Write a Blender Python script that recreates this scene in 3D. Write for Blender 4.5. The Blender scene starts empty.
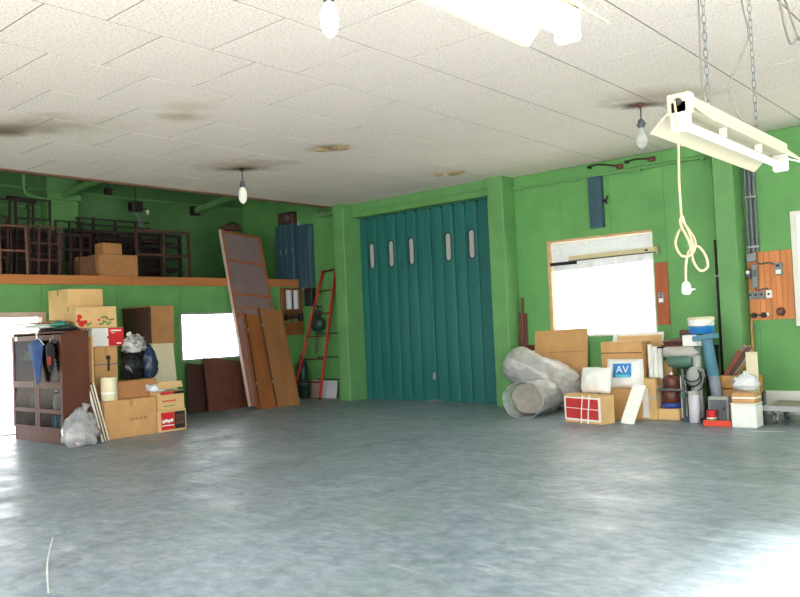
import bpy, bmesh, math, random
from mathutils import Vector, Matrix, noise
random.seed(7)
SC = bpy.context.scene
COL = SC.collection

# ------------------------------------------------------------------ camera
YAW, PITCH, ROLL, FPX = math.radians(40.7372), math.radians(1.89765), math.radians(-2.53859), 794.069
fw = Vector((-math.sin(YAW) * math.cos(PITCH), math.cos(YAW) * math.cos(PITCH), math.sin(PITCH)))
r0 = Vector((math.cos(YAW), math.sin(YAW), 0)); u0 = r0.cross(fw)
cr = math.cos(ROLL) * r0 + math.sin(ROLL) * u0
cu = -math.sin(ROLL) * r0 + math.cos(ROLL) * u0
cam = bpy.data.objects.new('camera', bpy.data.cameras.new('camera'))
COL.objects.link(cam)
m = Matrix((cr, cu, -fw)).transposed().to_4x4(); m.translation = (0, 0, 1.5)
cam.matrix_world = m
cam.data.sensor_fit = 'HORIZONTAL'; cam.data.sensor_width = 36
cam.data.lens = FPX / 800 * 36
cam.data.clip_start = 0.05; cam.data.clip_end = 500
SC.camera = cam

# ------------------------------------------------------------------ daylight
world = bpy.data.worlds.new('overcast'); SC.world = world; world.use_nodes = True
bg = world.node_tree.nodes['Background']
bg.inputs[0].default_value = (0.95, 0.975, 1.0, 1); bg.inputs[1].default_value = 5.0
sun = bpy.data.objects.new('sun', bpy.data.lights.new('sun', 'SUN')); COL.objects.link(sun)
sun.data.energy = 28.0; sun.data.color = (1.0, 0.95, 0.86); sun.data.angle = math.radians(7)
sun.rotation_euler = Vector((-1.34, .13, -1.0)).to_track_quat('-Z', 'Y').to_euler()
SC.view_settings.view_transform = 'Standard'; SC.view_settings.look = 'None'
SC.view_settings.gamma = 1; SC.view_settings.use_curve_mapping = False
SC.view_settings.exposure = 0.52
SC.cycles.max_bounces = 10; SC.cycles.diffuse_bounces = 6; SC.cycles.glossy_bounces = 4
SC.cycles.transparent_max_bounces = 10; SC.cycles.sample_clamp_indirect = 6

def portal(name, loc, rot, sx, sy):
    l = bpy.data.lights.new(name, 'AREA'); l.shape = 'RECTANGLE'; l.size = sx; l.size_y = sy
    l.cycles.is_portal = True
    o = bpy.data.objects.new(name, l); o.location = loc; o.rotation_euler = rot; COL.objects.link(o)

FRONT_Y, RIGHT_X, BACK_Y, LEFT_X, LOFT_X, CEIL, ROOF = -3.0, 3.23, 12.0, -13.2, -15.2, 4.02, 4.8
H = math.pi / 2
portal('front_opening_daylight', (-2.6, FRONT_Y, 1.8), (H, 0, 0), 10.8, 3.6)
portal('side_opening_daylight', (RIGHT_X, 1.9, 1.8), (0, H, 0), 3.6, 6.8)
portal('window_daylight', (-6.0, BACK_Y + .1, 2.0), (-H, 0, 0), 1.83, 1.6)
portal('window_daylight', (LEFT_X - .1, 9.5, 1.45), (0, -H, 0), .9, 1.4)
portal('doorway_daylight', (LEFT_X - .1, 5.1, 0.96), (0, -H, 0), 1.92, 2.0)
portal('window_daylight', (-2.2, BACK_Y + .1, 2.0), (-H, 0, 0), 1.6, 1.5)

# ------------------------------------------------------------------ materials
MATS = {}
def lin(c):
    return tuple(((v / 255) / 12.92 if v / 255 <= .04045 else ((v / 255 + .055) / 1.055) ** 2.4) for v in c)
def mat(name, rgb, rough=.6, var=.12, scale=6.0, metal=0.0, bump=0.0, bscale=40.0, stretch=(1, 1, 1), spec=.4, linear=False, detail=4):
    """procedural paint / wood / card: noise-varied base colour, optional noise bump"""
    if name in MATS: return MATS[name]
    M = bpy.data.materials.new(name); M.use_nodes = True; MATS[name] = M
    nt = M.node_tree; b = nt.nodes['Principled BSDF']
    c = rgb if linear else lin(rgb)
    tc = nt.nodes.new('ShaderNodeTexCoord'); mp = nt.nodes.new('ShaderNodeMapping'); mp.inputs['Scale'].default_value = stretch
    nt.links.new(tc.outputs['Object'], mp.inputs[0])
    n = nt.nodes.new('ShaderNodeTexNoise'); n.inputs['Scale'].default_value = scale; n.inputs['Detail'].default_value = detail
    nt.links.new(mp.outputs[0], n.inputs[0])
    r = nt.nodes.new('ShaderNodeValToRGB')
    r.color_ramp.elements[0].position = .3; r.color_ramp.elements[1].position = .72
    r.color_ramp.elements[0].color = (*[v * (1 - var) for v in c], 1)
    r.color_ramp.elements[1].color = (*[min(1, v * (1 + var)) for v in c], 1)
    nt.links.new(n.outputs[0], r.inputs[0]); nt.links.new(r.outputs[0], b.inputs['Base Color'])
    b.inputs['Roughness'].default_value = rough; b.inputs['Metallic'].default_value = metal
    b.inputs['Specular IOR Level'].default_value = spec
    if bump:
        n2 = nt.nodes.new('ShaderNodeTexNoise'); n2.inputs['Scale'].default_value = bscale; n2.inputs['Detail'].default_value = 3
        nt.links.new(mp.outputs[0], n2.inputs[0])
        bp = nt.nodes.new('ShaderNodeBump'); bp.inputs['Strength'].default_value = bump; bp.inputs['Distance'].default_value = .02
        nt.links.new(n2.outputs[0], bp.inputs['Height']); nt.links.new(bp.outputs[0], b.inputs['Normal'])
    return M

def film(name, rgb, clear=.5, rough=.2, translucent=.5, spread=.2, ior=1.4):
    M = bpy.data.materials.new(name); M.use_nodes = True; MATS[name] = M
    nt = M.node_tree; nt.nodes.clear()
    out = nt.nodes.new('ShaderNodeOutputMaterial')
    tr = nt.nodes.new('ShaderNodeBsdfTransparent'); gl = nt.nodes.new('ShaderNodeBsdfGlossy'); gl.inputs['Roughness'].default_value = rough
    df = nt.nodes.new('ShaderNodeBsdfDiffuse'); tl = nt.nodes.new('ShaderNodeBsdfTranslucent')
    c = lin(rgb)
    df.inputs[0].default_value = (*c, 1); tl.inputs[0].default_value = (*c, 1); gl.inputs[0].default_value = (.9, .9, .9, 1)
    m1 = nt.nodes.new('ShaderNodeMixShader'); m1.inputs[0].default_value = translucent
    nt.links.new(df.outputs[0], m1.inputs[1]); nt.links.new(tl.outputs[0], m1.inputs[2])
    m2 = nt.nodes.new('ShaderNodeMixShader'); n = nt.nodes.new('ShaderNodeTexNoise'); n.inputs['Scale'].default_value = 9
    tc = nt.nodes.new('ShaderNodeTexCoord'); nt.links.new(tc.outputs['Object'], n.inputs[0])
    mr = nt.nodes.new('ShaderNodeMapRange'); mr.inputs[1].default_value = .3; mr.inputs[2].default_value = .7
    mr.inputs[3].default_value = max(0, clear - spread); mr.inputs[4].default_value = min(1, clear + spread)
    nt.links.new(n.outputs[0], mr.inputs[0]); nt.links.new(mr.outputs[0], m2.inputs[0])
    nt.links.new(m1.outputs[0], m2.inputs[1]); nt.links.new(tr.outputs[0], m2.inputs[2])
    m3 = nt.nodes.new('ShaderNodeMixShader'); fr = nt.nodes.new('ShaderNodeFresnel'); fr.inputs[0].default_value = ior
    gm = nt.nodes.new('ShaderNodeNewGeometry'); iv = nt.nodes.new('ShaderNodeMath'); iv.operation = 'SUBTRACT'; iv.inputs[0].default_value = 1; nt.links.new(gm.outputs['Backfacing'], iv.inputs[1])
    mu = nt.nodes.new('ShaderNodeMath'); mu.operation = 'MULTIPLY'; nt.links.new(fr.outputs[0], mu.inputs[0]); nt.links.new(iv.outputs[0], mu.inputs[1])
    nt.links.new(mu.outputs[0], m3.inputs[0]); nt.links.new(m2.outputs[0], m3.inputs[1]); nt.links.new(gl.outputs[0], m3.inputs[2])
    nt.links.new(m3.outputs[0], out.inputs[0])
    return M

GREEN = mat('green_wall_paint', (104, 164, 96), .55, .12, 2.2, bump=.15, bscale=60)
GREEN2 = mat('green_pilaster_paint', (106, 160, 98), .5, .10, 3.0, bump=.12, bscale=70)
TEAL = mat('teal_door_paint', (40, 112, 108), .5, .14, 1.6, stretch=(1, 1, .35))
TEALD = mat('teal_door_seam_paint', (14, 70, 66), .6, .1, 3)
WOOD_L = mat('pale_timber', (196, 146, 88), .6, .2, 5, stretch=(1, .15, 1))
WOOD_O = mat('orange_plank', (214, 136, 82), .55, .22, 8, stretch=(1, 1, .12))
WOOD_B = mat('brown_plywood', (140, 88, 50), .55, .22, 4, stretch=(1, 1, .3))
WOOD_D = mat('dark_brown_wood', (70, 40, 32), .5, .25, 5, stretch=(1, 1, .25))
WOOD_C = mat('cabinet_veneer', (94, 50, 32), .6, .22, 5, stretch=(1, 1, .2))
WOOD_R = mat('reddish_wood', (132, 66, 44), .6, .25, 6, stretch=(.2, 1, 1))
CARD = mat('brown_cardboard', (206, 160, 106), .8, .08, 5)
CARD2 = mat('tan_cardboard', (222, 184, 128), .8, .07, 5)
CARD3 = mat('dull_cardboard', (178, 128, 82), .8, .1, 5)
CARD_D = mat('dark_cardboard', (112, 78, 54), .8, .14, 5)
TAPE = mat('packing_tape', (190, 150, 96), .25, .05, 8)
WHITE = mat('white_paint', (236, 234, 226), .5, .03, 8)
PAPER = mat('white_paper', (244, 244, 240), .7, .03, 12)
CREAM = mat('cream_foam', (232, 222, 190), .7, .04, 10)
CREAMM = mat('cream_enamel', (176, 166, 142), .5, .05, 6)
RED = mat('red_print', (214, 38, 44), .5, .06, 10)
REDP = mat('red_ladder_paint', (190, 48, 36), .45, .15, 10)
REDO = mat('orange_red_enamel', (226, 74, 48), .4, .08, 10)
BLACK = mat('black_print', (36, 34, 34), .5, .2, 10)
BLACKB = mat('black_bag_plastic', (26, 26, 30), .22, .3, 7)
NAVYB = mat('navy_bag_plastic', (42, 56, 82), .25, .3, 7)
IRON = mat('dark_iron', (46, 36, 36), .55, .25, 9, metal=.2)
IRON2 = mat('rusty_frame', (84, 54, 48), .6, .3, 9)
STEEL = mat('grey_machine_paint', (166, 168, 166), .4, .12, 7)
STEELD = mat('dark_grey_metal', (96, 100, 104), .45, .15, 7, metal=.3)
ZINC = mat('galvanised_steel', (150, 154, 156), .38, .12, 12, metal=.6)
BLUEG = mat('blue_grey_enamel', (58, 88, 104), .45, .12, 5)
BLUEP = mat('blue_post_paint', (84, 134, 156), .45, .12, 6)
BLUE = mat('bright_blue', (44, 132, 206), .4, .06, 8)
BLUED = mat('deep_blue_plastic', (46, 70, 150), .35, .08, 8)
MACHG = mat('machine_green', (84, 118, 104), .4, .15, 7)
DKGRN = mat('dark_green_enamel', (34, 62, 56), .4, .2, 7)
CLOTHB = mat('blue_cloth', (70, 92, 150), .85, .15, 9)
CLOTHR = mat('red_cloth', (176, 52, 48), .85, .15, 9)
CLOTHK = mat('black_cloth', (34, 32, 36), .85, .2, 9)
MAUVE = mat('mauve_grey_panel', (136, 118, 120), .7, .08, 5, bump=.1)
PALE = mat('pale_pink_edge', (214, 196, 192), .6, .05, 5)
AQUA = mat('pale_aqua_board', (150, 186, 178), .6, .06, 5)
CHAR = mat('grey_plank', (120, 112, 108), .7, .2, 6, stretch=(.2, 1, 1))
PINKY = mat('faded_pink_board', (188, 150, 140), .7, .1, 5)
CAR = mat('grey_carpet', (160, 154, 144), .9, .14, 10, bump=.3)
PORC = mat('brown_porcelain', (104, 58, 46), .35, .12, 10)
CORD = mat('cream_cord', (160, 146, 116), .55, .06, 14)
CABLE = mat('grey_cable', (112, 104, 100), .6, .1, 14)
CABLEK = mat('black_cable', (30, 30, 32), .5, .1, 14)
GREENP = mat('green_print', (80, 140, 70), .6, .1, 10)
MILK = mat('milky_bulb_glass', (248, 248, 242), .12, .01, 6)
WRAP = film('clear_plastic_wrap', (228, 230, 232), .5, .2, .3, .1)
WRAP2 = film('cloudy_plastic_bag', (214, 216, 222), .3, .15, .4)
GLASS = film('window_glass', (235, 240, 238), .97, .02, .5)
FROST = film('paper_covered_glass', (250, 250, 248), .28, .4, .85)
CRINK = film('crinkled_plastic_sheet', (214, 218, 222), .0, .25, .05, .02)
CABGL = film('cabinet_glass', (30, 28, 30), .72, .1, .1, .1, 1.08)
BULBGL = film('clear_bulb_glass', (238, 240, 238), .45, .05, .5)
TUBE = bpy.data.materials.new('fluorescent_tube_lit'); TUBE.use_nodes = True
TUBE.node_tree.nodes['Principled BSDF'].inputs['Emission Color'].default_value = (1, .98, .92, 1)
TUBE.node_tree.nodes['Principled BSDF'].inputs['Emission Strength'].default_value = 10.0
TUBEO = mat('white_tube_glass', (252, 252, 250), .15, .01, 5)

def floor_material():
    M = bpy.data.materials.new('worn_grey_green_floor_paint'); M.use_nodes = True
    nt = M.node_tree; b = nt.nodes['Principled BSDF']; L = nt.links.new
    tc = nt.nodes.new('ShaderNodeTexCoord')
    def noi(scale, detail, st=(1, 1, 1), rough=.55, dist=0):
        mp = nt.nodes.new('ShaderNodeMapping'); mp.inputs['Scale'].default_value = st; L(tc.outputs['Object'], mp.inputs[0])
        n = nt.nodes.new('ShaderNodeTexNoise'); n.inputs['Scale'].default_value = scale; n.inputs['Detail'].default_value = detail
        n.inputs['Roughness'].default_value = rough; n.inputs['Distortion'].default_value = dist
        L(mp.outputs[0], n.inputs[0]); return n.outputs[0]
    def ramp(src, stops):
        r = nt.nodes.new('ShaderNodeValToRGB'); e = r.color_ramp.elements
        e[0].position, e[0].color = stops[0][0], (*stops[0][1], 1); e[1].position, e[1].color = stops[-1][0], (*stops[-1][1], 1)
        for p, c in stops[1:-1]:
            k = e.new(p); k.color = (*c, 1)
        L(src, r.inputs[0]); return r.outputs[0]
    def mix(f, a, c, mode='MIX'):
        x = nt.nodes.new('ShaderNodeMixRGB'); x.blend_type = mode
        if isinstance(f, float): x.inputs[0].default_value = f
        else: L(f, x.inputs[0])
        for i, v in ((1, a), (2, c)):
            if isinstance(v, tuple): x.inputs[i].default_value = (*v, 1)
            else: L(v, x.inputs[i])
        return x.outputs[0]
    base = ramp(noi(.55, 5), [(.3, lin((118, 133, 146))), (.5, lin((136, 150, 163))), (.72, lin((152, 165, 178)))])
    fine = ramp(noi(6.5, 9, (1, 1.4, 1), .68, .4), [(.36, lin((94, 112, 120))), (.50, lin((134, 148, 158))), (.62, lin((164, 176, 186)))])
    c = mix(.5, base, fine)
    scuff = ramp(noi(1.4, 7, (.6, 2.2, 1), .7, 1.2), [(.57, (0, 0, 0)), (.70, (.6, .6, .6))])
    c = mix(scuff, c, lin((190, 200, 206)))
    dark = ramp(noi(.8, 6, (1.6, .7, 1), .7, 1.5), [(.55, (0, 0, 0)), (.72, (.7, .7, .7))])
    c = mix(dark, c, lin((96, 106, 112)))
    moss = ramp(noi(.45, 5, (1.3, .8, 1), .6, .8), [(.52, (0, 0, 0)), (.68, (.35, .35, .35))])
    c = mix(moss, c, lin((112, 134, 118)))
    L(c, b.inputs['Base Color'])
    rg = ramp(noi(2.2, 6), [(.3, (.30,) * 3), (.7, (.55,) * 3)]); L(rg, b.inputs['Roughness'])
    b.inputs['Specular IOR Level'].default_value = .45
    bp = nt.nodes.new('ShaderNodeBump'); bp.inputs['Strength'].default_value = .12; bp.inputs['Distance'].default_value = .02
    L(noi(6, 6), bp.inputs['Height']); L(bp.outputs[0], b.inputs['Normal'])
    return M
FLOOR = floor_material()

def ceiling_material():
    """speckled mineral board with soot and water stains at fixed places"""
    M = bpy.data.materials.new('speckled_ceiling_board'); M.use_nodes = True
    nt = M.node_tree; b = nt.nodes['Principled BSDF']; L = nt.links.new
    geo = nt.nodes.new('ShaderNodeNewGeometry')
    def noi(scale, detail):
        n = nt.nodes.new('ShaderNodeTexNoise'); n.inputs['Scale'].default_value = scale; n.inputs['Detail'].default_value = detail
        L(geo.outputs['Position'], n.inputs[0]); return n.outputs[0]
    r = nt.nodes.new('ShaderNodeValToRGB'); L(noi(46, 3), r.inputs[0])
    r.color_ramp.elements[0].position = .30; r.color_ramp.elements[0].color = (*lin((218, 203, 192)), 1)
    r.color_ramp.elements[1].position = .52; r.color_ramp.elements[1].color = (*lin((251, 238, 233)), 1)
    cur = r.outputs[0]
    wob = noi(3.2, 4)
    stains = [(-3.95, 9.15, .50, .24, (52, 40, 30), .95), (-9.75, 7.72, .55, .3, (52, 40, 30), .95), (-9.7, 4.05, .75, .42, (52, 40, 30), .9),
              (-3.6, 9.0, .95, .55, (150, 128, 96), .55), (-9.5, 7.6, 1.1, .6, (150, 128, 96), .5), (-9.3, 4.2, 1.5, .7, (158, 138, 106), .55),
              (-7.9, 7.8, .46, .34, (142, 118, 74), .9), (-7.78, 5.36, .42, .34, (186, 166, 122), .7), (-7.4, 5.1, .5, .3, (200, 184, 146), .4)]
    for (x, y, rx, ry, col, a) in stains:
        sb = nt.nodes.new('ShaderNodeVectorMath'); sb.operation = 'SUBTRACT'; L(geo.outputs['Position'], sb.inputs[0]); sb.inputs[1].default_value = (x, y, CEIL)
        # elongated along the camera-left drift of the soot
        mp = nt.nodes.new('ShaderNodeMapping'); mp.vector_type = 'POINT'; mp.inputs['Rotation'].default_value = (0, 0, -math.radians(40))
        L(sb.outputs[0], mp.inputs[0])
        dv = nt.nodes.new('ShaderNodeVectorMath'); dv.operation = 'MULTIPLY'; L(mp.outputs[0], dv.inputs[0]); dv.inputs[1].default_value = (1 / rx, 1 / ry, 0)
        ln = nt.nodes.new('ShaderNodeVectorMath'); ln.operation = 'LENGTH'; L(dv.outputs[0], ln.inputs[0])
        ad = nt.nodes.new('ShaderNodeMath'); ad.operation = 'ADD'; L(ln.outputs['Value'], ad.inputs[0])
        sc = nt.nodes.new('ShaderNodeMath'); sc.operation = 'MULTIPLY_ADD'; L(wob, sc.inputs[0]); sc.inputs[1].default_value = .9; sc.inputs[2].default_value = -.45
        L(sc.outputs[0], ad.inputs[1])
        mr = nt.nodes.new('ShaderNodeMapRange'); mr.interpolation_type = 'SMOOTHSTEP'
        mr.inputs[1].default_value = 1.0; mr.inputs[2].default_value = .05; mr.inputs[3].default_value = 0; mr.inputs[4].default_value = a
        L(ad.outputs[0], mr.inputs[0])
        x_ = nt.nodes.new('ShaderNodeMixRGB'); L(mr.outputs[0], x_.inputs[0]); L(cur, x_.inputs[1]); x_.inputs[2].default_value = (*lin(col), 1)
        cur = x_.outputs[0]
    L(cur, b.inputs['Base Color']); b.inputs['Roughness'].default_value = .85; b.inputs['Specular IOR Level'].default_value = .2
    return M
CEILM = ceiling_material()

# ------------------------------------------------------------------ mesh helpers
class MB:
    def __init__(s): s.v = []; s.f = []; s.sm = []
    def add(s, vs, fs, smooth=False):
        o = len(s.v); s.v += [tuple(p) for p in vs]; s.f += [tuple(i + o for i in f) for f in fs]; s.sm += [smooth] * len(fs); return s
    def box(s, x0, x1, y0, y1, z0, z1, ch=0.0, M=None):
        if ch <= 0:
            vs = [(x, y, z) for z in (z0, z1) for y in (y0, y1) for x in (x0, x1)]
            fs = [(0, 2, 3, 1), (4, 5, 7, 6), (0, 1, 5, 4), (2, 6, 7, 3), (0, 4, 6, 2), (1, 3, 7, 5)]
        else:
            ch = min(ch, (x1 - x0) * .45, (y1 - y0) * .45, (z1 - z0) * .45)
            b = bmesh.new(); bmesh.ops.create_cube(b, size=1)
            for v in b.verts: v.co = ((x0 + x1) / 2 + v.co.x * (x1 - x0), (y0 + y1) / 2 + v.co.y * (y1 - y0), (z0 + z1) / 2 + v.co.z * (z1 - z0))
            bmesh.ops.bevel(b, geom=b.edges[:], offset=ch, segments=1, affect='EDGES')
            b.verts.ensure_lookup_table()
            vs = [v.co.copy() for v in b.verts]; fs = [[v.index for v in f.verts] for f in b.faces]; b.free()
        if M is not None: vs = [M @ Vector(v) for v in vs]
        return s.add(vs, fs)
    def tube(s, pts, r, n=8, cap=True, smooth=True):
        pts = [Vector(p) for p in pts]; rs = r if isinstance(r, (list, tuple)) else [r] * len(pts)
        vs = []; fs = []; up = None
        for i, p in enumerate(pts):
            t = (pts[min(i + 1, len(pts) - 1)] - pts[max(i - 1, 0)]).normalized()
            if up is None:
                up = Vector((0, 0, 1)) if abs(t.z) < .9 else Vector((1, 0, 0))
            a = (up - t * up.dot(t))
            a = a.normalized() if a.length > 1e-6 else t.orthogonal().normalized()
            up = a; b = t.cross(a)
            for k in range(n):
                q = 2 * math.pi * k / n; vs.append(p + (a * math.cos(q) + b * math.sin(q)) * rs[i])
        for i in range(len(pts) - 1):
            for k in range(n):
                k2 = (k + 1) % n; fs.append((i * n + k, i * n + k2, (i + 1) * n + k2, (i + 1) * n + k))
        s.add(vs, fs, smooth)
        if cap:
            s.add(vs[:n], [tuple(range(n))[::-1]]); s.add(vs[-n:], [tuple(range(n))])
        return s
    def lathe(s, prof, c=(0, 0, 0), n=20, axis='Z', smooth=True):
        vs = []; fs = []
        for (r, h) in prof:
            for k in range(n):
                q = 2 * math.pi * k / n; x, y = r * math.cos(q), r * math.sin(q)
                p = (x, y, h) if axis == 'Z' else ((h, x, y) if axis == 'X' else (x, h, y))
                vs.append((p[0] + c[0], p[1] + c[1], p[2] + c[2]))
        for i in range(len(prof) - 1):
            for k in range(n):
                k2 = (k + 1) % n
                f = (i * n + k, i * n + k2, (i + 1) * n + k2, (i + 1) * n + k)
                fs.append(f if axis != 'Y' else f[::-1])
        s.add(vs, fs, smooth)
        for i, rev in ((0, True), (len(prof) - 1, False)):
            if prof[i][0] > 1e-4:
                ring = vs[i * n:(i + 1) * n]; idx = tuple(range(n)); s.add(ring, [idx[::-1] if rev else idx])
        return s
    def prism(s, outline, y0, y1):
        """outline in XZ, extruded along Y"""
        n = len(outline); vs = [(x, y0, z) for x, z in outline] + [(x, y1, z) for x, z in outline]
        fs = [tuple(range(n)), tuple(range(n, 2 * n))[::-1]] + [(i, i + n, (i + 1) % n + n, (i + 1) % n) for i in range(n)]
        return s.add(vs, fs)
    def blob(s, c, rx, ry, h, amp=.25, freq=3.0, seed=0, n=30, m=18, pw=1.0):
        """slumped bag: flat base at c.z, bumpy top"""
        vs = []; fs = []; sd = Vector((seed * 7.3, seed * 3.1, seed * 1.7))
        for i in range(m + 1):
            ph = math.pi * i / m
            for k in range(n):
                th = 2 * math.pi * k / n
                d = Vector((math.sin(ph) * math.cos(th), math.sin(ph) * math.sin(th), math.cos(ph)))
                w = 1 + amp * noise.noise(d * freq + sd) + amp * .5 * noise.noise(d * freq * 2.7 + sd) + amp * .3 * abs(noise.noise(d * freq * 6 + sd))
                z = max(0.0, (d.z * w * .5 + .42) * h / .92)
                tp = 1 - .25 * pw * z / h
                vs.append((c[0] + d.x * w * rx * tp, c[1] + d.y * w * ry * tp, c[2] + z))
        for i in range(m):
            for k in range(n):
                k2 = (k + 1) % n; fs.append((i * n + k, (i + 1) * n + k, (i + 1) * n + k2, i * n + k2))
        return s.add(vs, fs, True)
    def build(s, name, material, parent=None, M=None):
        me = bpy.data.meshes.new(name); me.from_pydata(s.v, [], s.f); me.materials.append(material)
        me.polygons.foreach_set('use_smooth', s.sm); me.update()
        b = bmesh.new(); b.from_mesh(me); bmesh.ops.recalc_face_normals(b, faces=b.faces[:]); b.to_mesh(me); b.free()
        o = bpy.data.objects.new(name, me); COL.objects.link(o)
        if parent is not None: o.parent = parent
        if M is not None: o.matrix_local = M
        return o

def tag(o, label, cat, group=None):
    o['label'] = label; o['category'] = cat
    if group: o['group'] = group
    return o
def thing(name, label, cat, loc=(0, 0, 0), rz=0, group=None, M=None):
    o = bpy.data.objects.new(name, None); o.empty_display_size = .1; COL.objects.link(o)
    if M is not None: o.matrix_world = M
    else: o.location = loc; o.rotation_euler = (0, 0, rz)
    return tag(o, label, cat, group)
def struct(o, label=None):
    o['kind'] = 'structure'
    if label: o['label'] = label
    return o
def part(name, mt, parent, *a, ch=0.0, label=None):
    o = MB().box(*a, ch=ch).build(name, mt, parent)
    if label: o['label'] = label
    return o
def dup(root, parent=None):
    c = root.copy(); COL.objects.link(c)
    if parent is not None: c.parent = parent
    for ch in root.children: dup(ch, c)
    return c
def text_part(name, body, size, mt, parent, M, depth=.001):
    cu_ = bpy.data.curves.new(name, 'FONT'); cu_.body = body; cu_.size = size; cu_.extrude = depth; cu_.align_x = 'CENTER'; cu_.align_y = 'CENTER'
    t = bpy.data.objects.new(name, cu_); COL.objects.link(t)
    dg = bpy.context.evaluated_depsgraph_get(); me = bpy.data.meshes.new_from_object(t.evaluated_get(dg))
    bpy.data.objects.remove(t); me.materials.clear(); me.materials.append(mt)
    o = bpy.data.objects.new(name, me); COL.objects.link(o); o.parent = parent; o.matrix_local = M
    return o
def frame_matrix(P0, P1, side):
    """local z along P0->P1, local x along side, local y completes; origin at P0"""
    P0, P1 = Vector(P0), Vector(P1); v = (P1 - P0).normalized(); u = Vector(side); u = (u - v * u.dot(v)).normalized(); n = v.cross(u)
    M = Matrix((u, n, v)).transposed().to_4x4(); M.translation = P0
    return M, (P1 - P0).length
def spline(pts, k=8):
    pts = [Vector(p) for p in pts]; out = []
    for i in range(len(pts) - 1):
        a, b, c, d = pts[max(i - 1, 0)], pts[i], pts[i + 1], pts[min(i + 2, len(pts) - 1)]
        for j in range(k):
            t = j / k
            out.append(.5 * ((2 * b) + (c - a) * t + (2 * a - 5 * b + 4 * c - d) * t * t + (3 * b - a - 3 * c + d) * t ** 3))
    out.append(pts[-1]); return out

# ------------------------------------------------------------------ the shell
f = MB().box(LOFT_X - .2, RIGHT_X + .2, FRONT_Y - .2, BACK_Y + .2, -.15, 0).build('floor', FLOOR); struct(f, 'worn grey-green painted concrete floor')
g = MB().box(-45, 45, -45, 45, -.4, -.16).build('ground', mat('pale_yard_concrete', (206, 202, 192), .8, .1, .6)); struct(g, 'pale concrete yard outside')
# painted scrawls and chalk dribbles lying on the floor
chalk = mat('chalk_white', (206, 210, 208), .8, .12, 30)
def scrawl(pts, w):
    mb = MB(); ps = spline(pts, 6)
    for i in range(len(ps) - 1):
        if noise.noise(ps[i] * 3.1) < -.25: continue
        t = (ps[i + 1] - ps[i]).normalized(); nn = Vector((-t.y, t.x, 0)) * w * (.6 + .6 * abs(noise.noise(ps[i] * 5)))
        a, b = ps[i] + nn, ps[i] - nn; c, d = ps[i + 1] - nn, ps[i + 1] + nn
        mb.add([(q.x, q.y, .002) for q in (a, b, c, d)], [(0, 1, 2, 3)])
    return mb.build('chalk_mark', chalk, f)
scrawl([(-11.75, 8.85, 0), (-11.8, 9.3, 0), (-11.9, 9.8, 0), (-12.0, 10.3, 0), (-12.05, 10.75, 0)], .035)
scrawl([(-6.05, 2.85, 0), (-5.4, 2.5, 0), (-4.75, 2.2, 0)], .007)
scrawl([(-3.2, 10.2, 0), (-2.9, 10.3, 0), (-2.4, 10.3, 0)], .06)

# back wall: sheets of painted board around the openings, seams left open
def rects_minus(x0, x1, z0, z1, holes):
    out = [(x0, x1, z0, z1)]
    for (a, b, c, d) in holes:
        new = []
        for (p, q, r, s) in out:
            if b <= p or a >= q or d <= r or c >= s: new.append((p, q, r, s)); continue
            if a > p: new.append((p, a, r, s))
            if b < q: new.append((b, q, r, s))
            m0, m1 = max(a, p), min(b, q)
            if c > r: new.append((m0, m1, r, c))
            if d < s: new.append((m0, m1, d, s))
        out = new
    return out
DOOR = (-11.45, -8.12, 0, 3.74)
WIN1 = (-6.92, -5.08, 1.20, 2.79)
WIN2 = (-3.0, -1.2, 1.28, 2.78)
holes_b = [DOOR, WIN1, WIN2]
mb = MB()
for (p, q, r, s) in rects_minus(LOFT_X - .2, RIGHT_X + .2, -.15, ROOF + .1, holes_b): mb.box(p, q, BACK_Y + .02, BACK_Y + .2, r, s)
wb = struct(mb.build('wall_back', GREEN2), 'green painted back wall')
xs = [LOFT_X, -14.0, -13.2, -12.4, -11.45, -10.3, -9.2, -8.12, -7.62, -6.65, -5.75, -4.85, -4.1, -3.55, -2.4, -1.2, 0, 1.2, 2.2, RIGHT_X]
for i in range(len(xs) - 1):
    for (za, zb) in ((0, 2.3), (2.3, 4.02), (4.02, ROOF)):
        if zb > 4.1 and xs[i] > -11.9: continue
        rr = rects_minus(xs[i] + .002, xs[i + 1] - .002, za + .002, zb - .002, holes_b)
        if not rr: continue
        mb = MB()
        for (p, q, r, s) in rr:
            if q - p > .01 and s - r > .01: mb.box(p, q, BACK_Y, BACK_Y + .021, r, s)
        if mb.v: mb.build('wall_panel', GREEN, wb)

# left wall below the loft
DOORL = (4.1, 6.15, 0, 1.92)
WINL = (8.83, 10.3, 1.0, 1.89)
mb = MB()
for (p, q, r, s) in rects_minus(FRONT_Y - .2, BACK_Y + .02, -.15, 2.44, [DOORL, WINL]): mb.box(LEFT_X - .16, LEFT_X - .02, p, q, r, s)
wl = struct(mb.build('wall_left', GREEN2), 'green wall under the loft')
ys = [FRONT_Y, -1.0, 1.0, 2.6, 4.1, 6.15, 7.5, 8.83, 10.3, 11.2, BACK_Y]
for i in range(len(ys) - 1):
    mb = MB()
    for (p, q, r, s) in rects_minus(ys[i] + .002, ys[i + 1] - .002, .002, 2.44, [DOORL, WINL]):
        if q - p > .01: mb.box(LEFT_X - .021, LEFT_X, p, q, r, s)
    if mb.v: mb.build('wall_panel', GREEN, wl)
struct(MB().box(LOFT_X - .2, LOFT_X, FRONT_Y - .2, BACK_Y + .02, 2.3, ROOF + .1).build('wall_loft', mat('shaded_green_paint', (84, 128, 80), .7, .15, 2)), 'green upper wall behind the loft, darkened for shade')  # loft shade put into the colour: darker than the other wall green
struct(MB().box(LEFT_X - .14, LEFT_X - .03, FRONT_Y, 4.6, 2.585, ROOF).build('wall_loft_light_block', GREEN), 'added unseen green wall keeping front light off the loft')  # unseen wall added to block front-left light from the loft
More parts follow.
